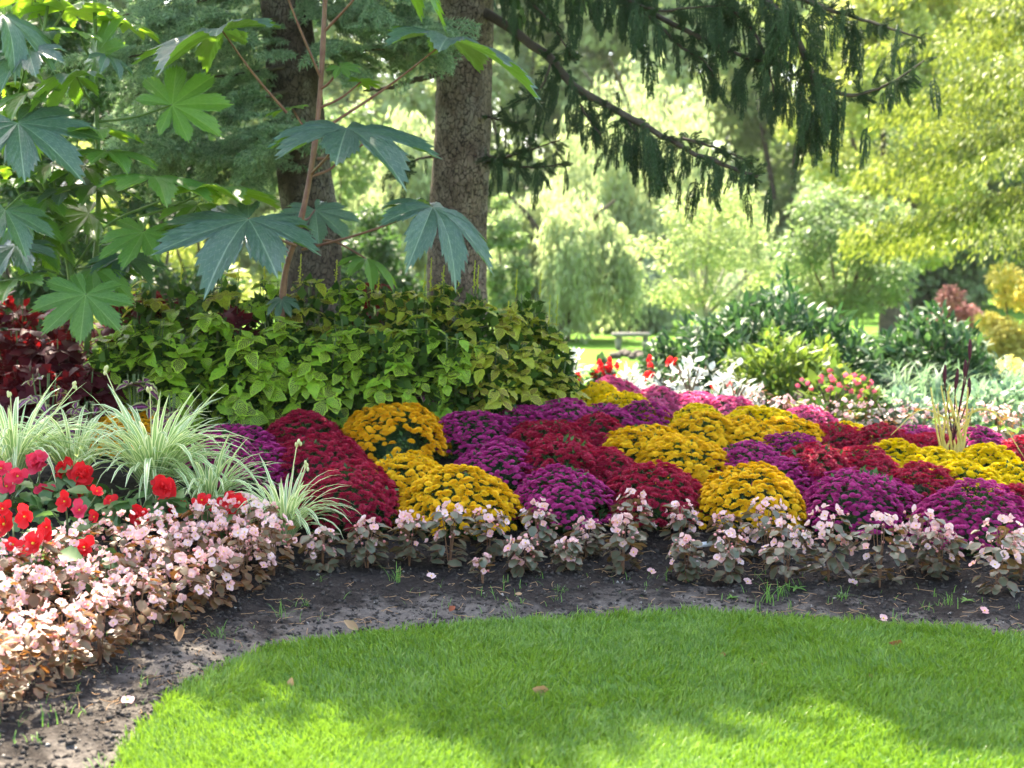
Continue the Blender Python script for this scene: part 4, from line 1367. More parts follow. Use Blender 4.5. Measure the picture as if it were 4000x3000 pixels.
def limb(t, origin, pts, r0, r1, mode, dens, lens, mat='darktrunk', skip=0.0, side=(0, 0)):
    P = spline([at(*p) - origin for p in pts], 24)
    P[2:-1] += R.normal(size=(21, 3)) * r1 * .5
    V, F = tube(P, np.linspace(r0, r1, 24), 7)
    L = link('limb', mesh('limb', V, F, MAT[mat]), t)
    tot = np.linalg.norm(np.diff(P, axis=0), axis=1).sum()
    n = int(tot * dens)
    for k in range(n):
        s = skip + (1 - skip) * (k + R.random()) / n
        f = s * 23; i = min(int(f), 22)
        q = P[i] + (P[i + 1] - P[i]) * (f - i)
        ln = R.uniform(*lens)
        if mode == 'hang':
            cl = .5 + .5 * math.sin(s * tot * 8.5 + len(pts) * 1.7 + r0 * 900) * math.sin(s * tot * 3.1 + r1 * 2000)
            if R.random() > .30 + .9 * cl: continue
            ln *= .45 + .9 * cl
        q = q + np.array((R.normal() * .06, R.normal() * .2, R.normal() * .05 if mode != 'hang' else -abs(R.normal()) * .08))
        if mode == 'hang':
            M = Matrix.Translation(q.tolist()) @ Matrix.Rotation(R.uniform(0, 6.28), 4, 'Z') @ Matrix.Rotation(R.normal() * .22, 4, 'X') @ Matrix.Diagonal((ln * R.uniform(.45, .9), ln * .7, ln, 1))
            link('needle_spray', HANG[R.integers(5)], L, M)
        else:
            dd = unit(P[min(i + 1, 23)] - P[i])
            sg = 1 if R.random() < .5 else -1
            lat = unit(np.cross(dd, (0, 0, 1.))) * sg
            tip = unit(dd * R.uniform(.1, 1) + lat * R.uniform(.1, 1.0) + np.array((0, -.1, R.uniform(-.6, .2))))
            link('needle_spray', FIRS[R.integers(5)], L, mat4(frames(tip[None], unit(np.array((0, 0, 1)) + R.normal(size=3) * .4)[None])[0], q, ln))
    if mode == 'hang' and dens > 0:              # short sprigs clothing the bough itself
        for k in range(int(tot * 34 * (1 - skip))):
            s = skip + (1 - skip) * R.random()
            f = s * 23; i = min(int(f), 22)
            q = P[i] + (P[i + 1] - P[i]) * (f - i)
            ln = R.uniform(.07, .16)
            d = unit(R.normal(size=3) + unit(P[i + 1] - P[i]) * .8 + np.array((0, 0, -.25)))
            fr = frames(np.cross(d, unit(R.normal(size=3)))[None], -d[None])[0]
            link('needle_spray', HANG[R.integers(5)], L, mat4(fr, q, ln))
    return L


def crown_cards(cx, cy, z0, z1, r0, r1, n, size, rng, droop=.5, layers=26):
    """sprays on whorled boughs: the part of a spruce crown above the picture"""
    P, T, N = [], [], []
    for k in range(n):
        u = rng.random() ** 1.5
        lay = math.floor(u * layers) / layers
        z = z0 + (z1 - z0) * (lay + rng.normal() * .006)
        rmax = r0 + (r1 - r0) * lay
        nb = 9
        b = rng.integers(nb); a = 2 * math.pi * (b + lay * 37.3 % 1 * 5) / nb + rng.normal() * .13
        rad = rmax * math.sqrt(rng.uniform(.03, 1)) * (.75 + .25 * math.sin(b * 2.3 + lay * 50))
        P.append((cx + rad * math.cos(a), cy + rad * math.sin(a), z - droop * rad * .45 - rng.random() * .25))
        T.append((math.cos(a) * .5 + rng.normal() * .3, math.sin(a) * .5 + rng.normal() * .3, -.8))
        N.append(rng.normal(size=3))
    M = frames(np.array(T), np.array(N))
    return inst(TEAR * np.array((.75, 1, 1)), TEARF, M, np.array(P), rng.uniform(.6, 1.3, n) * size, None, rng.random(n))


ca, cb = at(1790, 1260, 10.5), at(1175, 1200, 9.9)
ca[2] = Hf(ca[0], ca[1]); cb[2] = Hf(cb[0], cb[1])
sp1 = thing('spruce_tree', 'big spruce with straight scaly trunk and dark drooping boughs at centre', 'spruce', ca)
tp = at(1822, -300, 10.5)
link('trunk', trunk_mesh([ca - (0, 0, .1), at(1785, 1000, 10.5), at(1808, 500, 10.5), at(1820, 0, 10.5), tp, tp + (0.05, 0, 3), tp + (.1, 0, 5.6)], [.25, .228, .215, .212, .20, .12, .03], ca), sp1)
LIMBS = [
    ([(1880, 40, 10.4), (2080, 170, 10.1), (2230, 320, 9.8), (2400, 430, 9.6), (2560, 510, 9.4), (2720, 600, 9.2), (2960, 690, 9.0)], .038, .012, 26, (.22, .48), .22),
    ([(1880, -180, 10.3), (2150, -90, 10), (2450, 10, 9.8), (2720, 140, 9.5), (2900, 220, 9.4), (3060, 260, 9.3)], .03, .008, 14, (.16, .42), .05),
    ([(1860, -420, 10.3), (2400, -260, 9.9), (2800, -120, 9.5), (3000, 0, 9.3), (3110, 150, 9.2), (3190, 330, 9.1), (3260, 430, 9.0)], .045, .012, 30, (.25, .55), .38),
    ([(2960, -60, 9.4), (3120, -10, 9.3), (3280, 50, 9.2), (3430, 95, 9.1), (3600, 150, 9.0)], .02, .006, 26, (.18, .42), .0),
    ([(3150, 300, 9.2), (3300, 370, 9.1), (3420, 350, 9.05), (3520, 300, 9.0), (3610, 235, 9.0)], .016, .005, 28, (.15, .36), .0),
    ([(1890, 640, 10.45), (1990, 610, 10.2), (2090, 580, 10.1), (2190, 545, 10.0)], .014, .004, 30, (.10, .22), .1),
    ([(1890, 600, 10.45), (1990, 640, 10.2), (2090, 655, 10.1), (2215, 640, 10.0)], .014, .004, 30, (.10, .24), .1),
    ([(1885, 450, 10.45), (1960, 470, 10.2), (2040, 480, 10.1)], .012, .004, 30, (.10, .2), .1),
    ([(2150, 250, 9.9), (2120, 330, 9.8), (2060, 380, 9.8), (2010, 400, 9.8)], .010, .004, 24, (.10, .2), .1),
    ([(1720, 285, 10.4), (1600, 320, 10.3), (1500, 345, 10.2), (1420, 355, 10.1)], .026, .008, 0, (.1, .2), 0),
    ([(1705, 610, 10.5), (1640, 620, 10.4), (1580, 650, 10.4), (1545, 700, 10.3)], .012, .004, 22, (.10, .2), .2),
    ([(2300, -120, 9.8), (2420, -20, 9.6), (2560, 40, 9.4), (2700, 30, 9.3), (2830, 20, 9.3)], .015, .005, 22, (.14, .34), 0),
    ([(2700, -60, 9.5), (2850, 30, 9.4), (2960, 150, 9.3), (3010, 300, 9.2), (3030, 400, 9.2)], .015, .005, 34, (.2, .42), 0),
    ([(1890, -120, 10.2), (2040, -20, 10.0), (2150, 90, 9.9), (2240, 230, 9.8)], .016, .005, 34, (.16, .34), .1),
    ([(2380, -80, 9.7), (2520, 50, 9.6), (2650, 170, 9.5), (2760, 250, 9.4), (2800, 330, 9.4)], .014, .005, 28, (.16, .38), 0),
    ([(2420, 430, 9.6), (2490, 520, 9.5), (2550, 560, 9.5)], .010, .004, 40, (.18, .36), 0),
    ([(2230, 330, 9.8), (2290, 450, 9.7), (2350, 530, 9.6)], .010, .004, 36, (.18, .36), 0),
    ([(2700, -200, 9.6), (2950, -60, 9.4), (3180, 20, 9.3), (3330, 130, 9.2)], .014, .005, 26, (.16, .4), 0),
    ([(2050, -150, 10.0), (2300, -60, 9.8), (2550, -40, 9.6), (2850, -60, 9.5)], .014, .005, 30, (.14, .36), 0),
    ([(2660, 540, 9.3), (2740, 560, 9.2), (2850, 600, 9.1), (2940, 640, 9.0)], .012, .004, 36, (.15, .3), 0),
]
for (pts, r0, r1, dens, lens, skip) in LIMBS:
    limb(sp1, ca, pts, r0, r1, 'hang', dens * .85, (lens[0] * .85, lens[1] * .82), skip=skip)
rg = np.random.default_rng(31)
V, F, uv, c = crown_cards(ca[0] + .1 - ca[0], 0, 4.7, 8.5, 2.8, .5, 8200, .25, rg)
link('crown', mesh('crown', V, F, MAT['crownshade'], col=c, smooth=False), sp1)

sp2 = thing('spruce_tree', 'second conifer with cracked bark and soft blue-green needles behind the castor bean', 'spruce', cb)
tq = at(1110, -100, 9.8)
link('trunk', trunk_mesh([cb - (0, 0, .1), at(1225, 1000, 9.9), at(1190, 700, 9.9), at(1150, 350, 9.85), tq, tq + (-.15, .1, 3), tq + (-.2, .1, 5.2)], [.225, .20, .195, .19, .175, .10, .03], cb, 'bark_dark'), sp2)
FL = [
    ([(1120, 60, 9.7), (900, 110, 9.3), (650, 180, 9.0), (430, 250, 8.8)], 28), ([(1110, -80, 9.7), (800, 0, 9.3), (480, 60, 9.0)], 26),
    ([(1140, 350, 9.7), (900, 410, 9.4), (650, 470, 9.1), (400, 540, 9.0)], 26), ([(1150, 470, 9.7), (930, 550, 9.4), (720, 600, 9.2), (500, 640, 9.1)], 28),
    ([(1160, 30, 9.7), (1380, 40, 9.5), (1560, 90, 9.4), (1700, 120, 9.3)], 30), ([(1180, 190, 9.7), (1350, 200, 9.5), (1540, 190, 9.4)], 26),
    ([(1150, 250, 9.7), (950, 290, 9.5), (720, 300, 9.3)], 22), ([(1180, 550, 9.7), (1000, 620, 9.5), (820, 680, 9.4)], 24),
    ([(1110, -60, 9.8), (1350, -40, 9.6), (1600, 0, 9.5)], 24), ([(1170, 430, 9.7), (1080, 500, 9.3), (980, 560, 9.1)], 24),
    ([(1110, 130, 9.8), (760, 250, 9.9), (520, 380, 10.0)], 22)]
for (pts, dens) in FL:
    limb(sp2, cb, pts, .018, .005, 'fir', dens * 1.25, (.18, .34), skip=.08)
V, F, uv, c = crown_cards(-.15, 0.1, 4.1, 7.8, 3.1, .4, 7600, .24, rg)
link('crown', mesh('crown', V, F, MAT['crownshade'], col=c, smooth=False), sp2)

# ------------------------------------------------------------------ leafy trees and shrubs
def clump_cloud(rng, n, clumps, leaf, aspect=.55, hang=0.0):
    """clumps: (cx, cy, cz, rx, ry, rz); leaves lie in shells of the clumps"""
    C = np.array(clumps, float)
    wts = C[:, 3] * C[:, 4] * .5 + C[:, 3] * C[:, 5]; wts /= wts.sum()
    ci = rng.choice(len(C), n, p=wts)
    d = unit(rng.normal(size=(n, 3)))
    rad = rng.random(n) ** .45
    p = C[ci, :3] + d * rad[:, None] * C[ci, 3:]
    tip = unit(d * .6 + rng.normal(size=(n, 3)) * .6 + np.array((0, 0, -.35 - hang)))
    M = frames(tip, unit(d + np.array((0, 0, .7)) + rng.normal(size=(n, 3)) * .5))
    cc = np.clip(rng.random(len(C))[ci] * .6 + rng.random(n) * .4, 0, 1)
    return inst(TEAR * np.array((aspect / .55, 1, 1)), TEARF, M, p, leaf * rng.uniform(.7, 1.25, n), None, cc)


def leafy_tree(name, cat, label, px, Y, top_px, wid_px, n, leaf, mat, trunk='darktrunk', base_py=None, crown_base=.15, nclump=26, group=None, trunk_r=.12, seed=1, fan=5, csize=.30, x=None):
    rng = np.random.default_rng(seed)
    top = at(px, top_px, Y)
    X = top[0]; z0 = Hf(X, Y)
    h = top[2] - z0; r = wid_px * Y / F_PX / 2
    t = thing(name, label, cat, (X, Y, z0), group)
    clumps = []
    for k in range(nclump):
        a = rng.uniform(0, 6.28); u = rng.uniform(crown_base, .93)
        env = math.sin(math.pi * min(1, max(.12, (u - crown_base * .6) / (1.02 - crown_base * .6)))) ** .6
        q = r * env * rng.uniform(.25, .88)
        cr = r * csize * rng.uniform(.7, 1.25)
        clumps.append((q * math.cos(a), q * math.sin(a), h * u, cr, cr, min(cr * .75, h * .2)))
    V, F, uv, c = clump_cloud(rng, n, clumps, leaf)
    V[:, 2] = np.maximum(V[:, 2], .0)
    link('crown', mesh('crown', V, F, MAT[mat], col=c, smooth=False), t)
    parts = []
    fork = h * max(.06, crown_base * .8)
    parts.append(tube(spline([(0, 0, -.15), (.02, 0, fork * .6), (0, 0, fork * 1.05)], 8), np.linspace(trunk_r, trunk_r * .8, 8), 9))
    for k in range(fan):
        cl = clumps[rng.integers(len(clumps))]
        e = np.array(cl[:3])
        parts.append(tube(spline([(0, 0, fork * .9), e * .45 + np.array((0, 0, fork * .5)), e], 9), np.linspace(trunk_r * .6, trunk_r * .08, 9), 6))
    V, F, c = merge(parts)
    link('trunk', mesh('trunk', V, F, MAT[trunk]), t)
    return t


def willow(label, px, Y, top_px, wid_px, n, mat, seed, leaf=.11, group='weeping willows'):
    rng = np.random.default_rng(seed)
    top = at(px, top_px, Y); X = top[0]; z0 = Hf(X, Y); h = top[2] - z0; r = wid_px * Y / F_PX / 2
    t = thing('willow_tree', label, 'willow', (X, Y, z0), group)
    ns = n // 38
    P, T, C = [], [], []
    nb = 22
    ba = rng.uniform(0, 6.28, nb); br = np.sqrt(rng.uniform(.08, 1, nb)) * r * .85; bh = rng.uniform(.5, 1.0, nb)
    for k in range(ns):
        b = rng.integers(nb)
        cx = br[b] * math.cos(ba[b]) + rng.normal() * r * .13; cyy = br[b] * math.sin(ba[b]) + rng.normal() * r * .13
        zt = h * bh[b] * (1 - .35 * (math.hypot(cx, cyy) / r) ** 2) - rng.random() * h * .06
        L = zt * rng.uniform(.35, .95)
        zz = zt - np.sort(rng.random(38)) * L
        P.append(np.stack([cx + rng.normal(size=38) * .07, cyy + rng.normal(size=38) * .07, np.maximum(zz, .05)], -1))
        T.append(unit(np.stack([rng.normal(size=38) * .35, rng.normal(size=38) * .35, -np.ones(38)], -1)))
        C.append(np.clip(rng.random() * .5 + .25 * rng.random() + rng.random(38) * .3, 0, 1))
    P, T, C = np.concatenate(P), np.concatenate(T), np.concatenate(C)
    V, F, uv, c = inst(TEAR * np.array((.55, 1, 1)), TEARF, frames(T, rng.normal(size=P.shape)), P, leaf * rng.uniform(.8, 1.5, len(P)) * 1.5, None, C)
    link('crown', mesh('crown', V, F, MAT[mat], col=c, smooth=False), t)
    parts = [tube(spline([(0, 0, -.2), (.1, 0, h * .25), (0, 0, h * .5)], 8), np.linspace(.28, .2, 8), 9)]
    for b in range(0, nb, 3):
        e = np.array((br[b] * math.cos(ba[b]), br[b] * math.sin(ba[b]), h * bh[b] * .9))
        parts.append(tube(spline([(0, 0, h * .35), e * .5 + np.array((0, 0, h * .25)), e], 8), np.linspace(.13, .03, 8), 6))
    V, F, c = merge(parts)
    link('trunk', mesh('trunk', V, F, MAT['darktrunk']), t)


willow('pale weeping willow right of the spruce trunk, its curtains reaching the lawn', 2180, 31, 640, 620, 26000, 'willow', 1)
willow('tall pale weeping willow rising behind the spruce boughs at centre right', 2560, 40, 60, 900, 34000, 'willow', 2, .13)
willow('small grey-green weeping willow just right of the pale-trunked young tree', 2930, 33, 985, 260, 10000, 'willow_blue', 3, .10)
willow('weeping willow behind the left conifer, between the two trunks', 1480, 36, 330, 640, 22000, 'willow', 4, .13)
willow('dark green willow curtain low behind the stone bench', 2440, 36, 930, 420, 16000, 'willow_blue', 5, .11)
leafy_tree('young_tree', 'tree', 'airy young tree with pale forked trunk, beyond the dark peony bush', 2750, 24, 700, 640, 6500, .085, 'palegreen', 'paletrunk', crown_base=.30, nclump=40, trunk_r=.085, seed=6, fan=14, csize=.22)
leafy_tree('young_tree', 'tree', 'grey-green many-stemmed small tree behind the right part of the peony bush', 3290, 27, 720, 760, 12000, .11, 'mgreen', 'twig', crown_base=.2, nclump=44, trunk_r=.07, seed=7, fan=18, csize=.22)
q_ = at(4200, 500, 20.0)
cz_ = Hf(q_[0], 20.0)
ctree = thing('conifer_tree', 'big sunlit yellow-green conifer with drooping boughs filling the right edge', 'tree', (q_[0], 20.0, cz_))
rgc = np.random.default_rng(8)
V1 = crown_cards(0, 0, 2.9, 13, 4.1, 1.0, 85000, .10, rgc, .55, 11)
V2 = clump_cloud(rgc, 16000, [(rgc.normal() * 1.6, rgc.normal() * 1.6, rgc.uniform(2.6, 8), .5, .5, .3) for _ in range(70)], .09, .3, .6)
V, F, c = merge([(V1[0], V1[1], V1[3]), (V2[0], V2[1], V2[3])])
link('crown', mesh('crown', V, F, MAT['conifer'], col=c, smooth=False), ctree)
V, F = tube(spline([(0, 0, -.2), (.1, 0, 5), (0, 0, 12)], 14), np.linspace(.22, .06, 14), 9)
link('trunk', mesh('trunk', V, F, MAT['darktrunk']), ctree)
leafy_tree('background_tree', 'tree', 'bright yellow-green tree at the top right behind the hanging boughs', 3500, 34, -300, 900, 24000, .2, 'ygreen', nclump=50, trunk_r=.25, seed=9, csize=.24, group='trees far behind')
leafy_tree('background_tree', 'tree', 'blue-green tree in the gap left of the big sunlit tree', 3560, 46, -200, 800, 20000, .24, 'mgreen', nclump=44, trunk_r=.3, seed=10, group='trees far behind')
FAR = [(-250, 60, -500, 1100, 'dgreen', 'dark tree far beyond the left edge castor bean'), (350, 58, -400, 1000, 'mgreen', 'green tree far behind the seed pods at left'), (900, 62, -500, 1000, 'palegreen', 'yellowish tree far behind the castor star leaves'),
       (1500, 60, -400, 1000, 'palegreen', 'yellowish tree far behind, between the two trunks'), (2050, 64, -500, 950, 'mgreen', 'green tree far behind, right of the big trunk'), (2600, 62, -450, 1000, 'palegreen', 'yellowish tree far behind the tall willow'),
       (3100, 66, -500, 950, 'mgreen', 'green tree far behind the heaviest hanging bough'), (3700, 60, -500, 1100, 'mgreen', 'green tree far behind the sunlit right tree'), (4250, 62, -500, 1100, 'mgreen', 'green tree far behind at the right edge')]
FAR += [(x, 88, -650, 1250, m_, 'tall tree on the far rise, %s from the left, mostly hidden' % ORD[i_]) for i_, (x, m_) in enumerate([(-300, 'mgreen'), (550, 'palegreen'), (1250, 'mgreen'), (1850, 'palegreen'), (2350, 'mgreen'), (2900, 'palegreen'), (3400, 'mgreen'), (4100, 'ygreen')])]
for k, (x, Y, tp_, wd, mt, lab) in enumerate(FAR):
    leafy_tree('background_tree', 'tree', lab, x, Y, tp_, wd, 20000, .46, mt, nclump=70, trunk_r=.35, seed=40 + k, crown_base=.03, csize=.24, group='trees far behind')
# left middle distance
LEFT = [(60, 14, -200, 700, 'dgreen', 16000, .10, 'dark leafy tree just behind the left castor bean'), (560, 17, 60, 700, 'dgreen', 14000, .11, 'dark leafy tree behind the seed pods'),
        (330, 24, 500, 700, 'ygreen', 9000, .13, 'sunlit shrub glimpsed low behind the castor stems at left'), (800, 26, 560, 600, 'ygreen', 8000, .13, 'sunlit shrub behind the big star leaf'),
        (1480, 19, 790, 420, 'dgreen', 9000, .09, 'dark round shrub low between the two trunks'), (1980, 24, 740, 240, 'mgreen', 5000, .11, 'bright shrub just right of the big spruce trunk'),
        (1300, 30, 350, 600, 'mgreen', 9000, .17, 'green tree in the gap between the two trunks')]
for k, (x, Y, tp_, wd, mt, n, lf, lab) in enumerate(LEFT):
    leafy_tree('leafy_tree' if 'tree' in lab else 'shrub', 'tree' if 'tree' in lab else 'shrub', lab, x, Y, tp_, wd, n, lf, mt, nclump=34, trunk_r=.1, seed=60 + k, crown_base=.04, csize=.28)
leafy_tree('shrub', 'shrub', 'dusty pink round shrub at the far right', 3740, 22, 1125, 240, 5000, .09, 'pinkshrub', nclump=20, trunk_r=.05, seed=80, crown_base=.02, csize=.4)
leafy_tree('shrub', 'shrub', 'golden yellow round shrub at the far right edge', 3960, 21, 1055, 320, 7000, .09, 'yelshrub', nclump=24, trunk_r=.05, seed=81, crown_base=.02, csize=.4)


def bush(label, px, Y, top_px, wid_px, n, leaf, mat, seed, name='peony_bush', cat='bush', aspect=.3, group=None, specs=None):
    rng = np.random.default_rng(seed)
    top = at(px, top_px, Y); X = top[0]; z0 = Hf(X, Y); h = top[2] - z0; r = wid_px * Y / F_PX / 2
    t = thing(name, label, cat, (X, Y, z0), group)
    d = unit(rng.normal(size=(n, 3))); d[:, 2] = np.abs(d[:, 2])
    bump = 1 + .13 * np.sin(d[:, 0] * 7 + seed) * np.cos(d[:, 2] * 6) + .08 * np.sin(d[:, 0] * 17)
    p = d * (rng.random(n) ** .3 * bump)[:, None] * np.array((r, min(r, .9), h))
    tip = unit(d * .8 + np.array((0, 0, .25)) + rng.normal(size=(n, 3)) * .55)
    M = frames(tip, unit(np.array((0, 0, 1)) + d * .5 + rng.normal(size=(n, 3)) * .4))
    LV, LF, LU = LANCE_SPECS[0]
    V, F, uv, c = inst(LV * np.array((aspect / .3, 1, 1)), LF, M, p, leaf * rng.uniform(.6, 1.25, n), None, rng.random(n))
    link('foliage', mesh('foliage', V, F, MAT[mat], col=c), t)
    parts = [tube(spline([(0, 0, -.05), (.1 * r * math.cos(a), .1 * r * math.sin(a), h * .3), (.45 * r * math.cos(a), .3 * math.sin(a), h * .75)], 6), np.linspace(.012, .005, 6), 5) for a in np.arange(0, 6.2, .7)]
    V, F, c = merge(parts)
    link('stem', mesh('stem', V, F, MAT['twig']), t)
    return t


bush('big dark green peony bush behind the bed at right', 3010, 13.6, 1165, 960, 5200, .14, 'peony', 1)
bush('dark peony bush to the right of the big one, below the pink shrub', 3640, 13.8, 1235, 560, 3200, .14, 'peony', 2)
bush('low dark bush left of the big peony bush, beside the rock pile', 2650, 14.5, 1300, 330, 1800, .12, 'peony', 5)
bush('paler yellow-tinged peony bush in front of the big dark one', 3090, 12.3, 1320, 560, 2600, .12, 'peony_light', 3)
# blue grasses and pale foliage at the right
def grass_clump(label, px, py, hgt, n, mat, name='ornamental_grass', cat='grass', spread=.35, seed=0, wd=.008):
    rng = np.random.default_rng(seed)
    p = ground(px, py)
    t = thing(name, label, cat, p)
    tmp, tf, tuv = blade_template(1.0, .9, .2)
    a = rng.uniform(0, 6.28, n)
    q = np.stack([rng.normal(size=n) * spread * .35, rng.normal(size=n) * spread * .3, np.zeros(n)], -1)
    M = np.zeros((n, 3, 3))
    for k in range(n):
        M[k] = np.array(Matrix.Rotation(a[k], 3, 'Z') @ Matrix.Rotation(rng.uniform(-.2, .3), 3, 'X'))
    V, F, uv, c = inst(tmp * np.array((wd / .019 / hgt, 1, 1)), tf, M, q, hgt * rng.uniform(.7, 1.15, n), None, rng.random(n))
    o = link('blades', mesh('blades', V, F, MAT[mat], col=c), t); o['kind'] = 'stuff'
    return t, p


grass_clump('blue-green ornamental grass behind the dark spikes, left clump', 3560, 1620, .62, 240, 'bluegrass', seed=1, spread=.9)
grass_clump('blue-green ornamental grass behind the dark spikes, middle clump', 3780, 1610, .62, 240, 'bluegrass', seed=2, spread=.9)
grass_clump('blue-green ornamental grass at the right edge', 3990, 1620, .66, 240, 'bluegrass', seed=3, spread=.9)
bush('pale silvery ground foliage behind the back begonias, left patch', 3480, 11.2, 1530, 330, 900, .08, 'bluegrass', 11, 'silver_foliage', 'foliage plant', .4)
bush('pale silvery ground foliage behind the back begonias, right patch', 3900, 11.2, 1500, 420, 1100, .08, 'bluegrass', 12, 'silver_foliage', 'foliage plant', .4)
bush('low yellow flowers far right behind the blue grass', 3930, 15, 1400, 240, 700, .07, 'yelshrub', 13, 'yellow_flowers', 'flowers', .8)
# silver-leaved plants in full sun
for k, (x, tp_, wd, lab) in enumerate([(2700, 1375, 260, 'tall white-leaved plant shining in the sun before the dark peony bush'), (2870, 1440, 240, 'white-leaved plant in the sun, right of the tallest one'), (2430, 1430, 210, 'white-leaved plant in the sun, left of the tallest one'),
                                        (2230, 1350, 120, 'white-leaved plant partly hidden by the right end of the coleus'), (2560, 1470, 160, 'small white-leaved plant between two larger ones in the sun')]):
    bush(lab, x, 10.9 + .1 * k, tp_, wd, 150, .085, 'silver', 20 + k, 'silver_plant', 'silver plant', .5)


def small_flower_bush(label, px, Y, top_px, wid_px, leafmat_, fl, nfl, seed, name='flowering_plant', cat='flowers', leaf=.09, fs=.05):
    rng = np.random.default_rng(seed)
    t = bush(label, px, Y, top_px, wid_px, 170, leaf, leafmat_, seed, name, cat, .5)
    top = at(px, top_px, Y); h = top[2] - Hf(top[0], Y); r = wid_px * Y / F_PX / 2
    for k in range(nfl):
        a = rng.uniform(0, 6.28); q = rng.uniform(.2, .95) * r
        nr = unit(np.array((rng.normal() * .5, -1, rng.uniform(0, .8))))
        link('flower', fl, t, mat4(frames(np.cross(nr, (0.1, .2, .9))[None], nr[None])[0], (q * math.cos(a), min(q, .4) * math.sin(a), h * rng.uniform(.55, 1.08)), fs * rng.uniform(.8, 1.2)))


CORAL = flower_mesh('flower', rounded_petals(5, .5, .2, .15), blob(.06, 5, 4, 1, .03), MAT['nicflower'], MAT['yelcentre'])
small_flower_bush('pale green plant with coral pink star flowers in front of the peony bush', 3250, 10.9, 1450, 300, 'peony_light', CORAL, 26, 1, leaf=.11)
small_flower_bush('coral pink flowers drooping to the right of the pale green plant', 3390, 11.0, 1500, 130, 'peony_light', CORAL, 16, 2)
small_flower_bush('red flowers in the sun between the white-leaved plants', 2360, 11.0, 1420, 130, 'peony', RED_FL[0][0], 16, 3, fs=.09)
small_flower_bush('red flowers at the foot of the tall white-leaved plant', 2600, 11.4, 1420, 160, 'peony', RED_FL[0][0], 14, 4, fs=.08)
small_flower_bush('dark red flowers at the coleus right end', 2205, 10.6, 1450, 110, 'peony', RED_FL[0][0], 10, 5, fs=.08)
small_flower_bush('red flowers low between white leaves and peony bush', 2830, 11.3, 1500, 170, 'peony', RED_FL[0][0], 12, 6, fs=.07)
# begonia band along the back of the bed
BACK = [(3060, 1690), (3160, 1700), (3290, 1700), (3400, 1710), (3500, 1705), (3600, 1715), (3700, 1720), (3800, 1715), (3900, 1715), (3990, 1725), (2950, 1640), (3120, 1640)]
for k, (x, b) in enumerate(sorted(BACK)):
    p = ground(x, b)
    wax_begonia(p, .24, .24, 'pale pink begonia along the back of the bed, %s from the left' % ORD[k], 'wax begonias along the back of the bed', 26, 20, 4)

# ------------------------------------------------------------------ dark spiked grass (ornamental millet)
mp_ = ground(3720, 1860)
mt_ = thing('ornamental_millet', 'straw-coloured grass with dark maroon spikes rising from the lemon chrysanthemums', 'millet', mp_)
for k in range(14):
    x0 = 3670 + R.uniform(0, 110); x1 = x0 + R.normal() * 35; y1 = R.uniform(1500, 1660)
    V, F = tube(spline([at(3690 + R.uniform(0, 70), 1850, mp_[1]) - mp_, at(x0, 1740, mp_[1]) - mp_, at(x1, y1, mp_[1] + R.normal() * .05) - mp_], 9), np.linspace(.010, .004, 9), 4)
    V = V * np.array((1, .35, 1))
    link('blade', mesh('blade', V, F, MAT['straw'], uv=np.full((len(V), 2), .5)), mt_)
for (bx, by, tx, ty) in ((3690, 1495, 3692, 1425), (3732, 1520, 3742, 1440), (3768, 1470, 3772, 1405), (3788, 1400, 3790, 1325), (3785, 1545, 3787, 1475)):
    b = at(bx, by, mp_[1]) - mp_; e = at(tx, ty, mp_[1]) - mp_
    V, F = tube(spline([(0, 0, .2), b * .7 + np.array((0, 0, .05)), b], 7), .004, 5)
    s = link('stalk', mesh('stalk', V, F, MAT['spike']), mt_)
    V, F = tube(spline([b, (b + e) / 2, e], 7), [.005, .009, .011, .011, .010, .008, .004], 9)
    link('spike', mesh('spike', V, F, MAT['spike']), s)
for (tx, ty) in ((3480, 1700), (3960, 1640), (4010, 1800)):
    V, F = tube(spline([(0, 0, .3), at((3720 + tx) / 2, min(ty, 1560) + 40, mp_[1]) - mp_, at(tx, ty, mp_[1] - .1) - mp_], 10), np.linspace(.006, .002, 10), 4)
    link('blade', mesh('blade', V, F, MAT['straw'], uv=np.full((len(V), 2), .5)), mt_)

# ------------------------------------------------------------------ bench, rocks
bp = at(2440, 1300, 27.0)
bz = Hf(bp[0], 27)
bench = thing('stone_bench', 'low grey stone bench on the far lawn beside the rock pile', 'bench', (bp[0] + .05, 27, bz))
def box(x0, x1, y0, y1, z0, z1):
    V = np.array([(x, y, z) for x in (x0, x1) for y in (y0, y1) for z in (z0, z1)], float)
    return V, [np.array([(0, 1, 3, 2), (4, 6, 7, 5), (0, 4, 5, 1), (2, 3, 7, 6), (0, 2, 6, 4), (1, 5, 7, 3)])]
zt = bp[2] - bz
V, F = box(-.29, .45, -.2, .2, zt - .07, zt); link('seat', mesh('seat', V, F, MAT['stone'], smooth=False), bench)
for x in (-.22, .32):
    V, F = box(x, x + .09, -.16, .16, -.02, zt - .072); link('leg', mesh('leg', V, F, MAT['stone'], smooth=False), bench)
for k in range(10):
    x = 2405 + 16 * k; Y = R.uniform(23.5, 25)
    q = at(x, 1360, Y); q[2] = Hf(q[0], Y)
    V, F = blob(R.uniform(.07, .14), 8, 6, .7)
    V = V * (1 + .18 * R.normal(size=(len(V), 1))); V[:, 2] += .04
    o = link('rock', mesh('rock', V, F, MAT['rock']), None, mat4(np.eye(3), q))
    tag(o, 'dark rough rock in the pile by the bench, %s from the left' % ORD[k], 'rock', 'rocks in the pile by the bench')

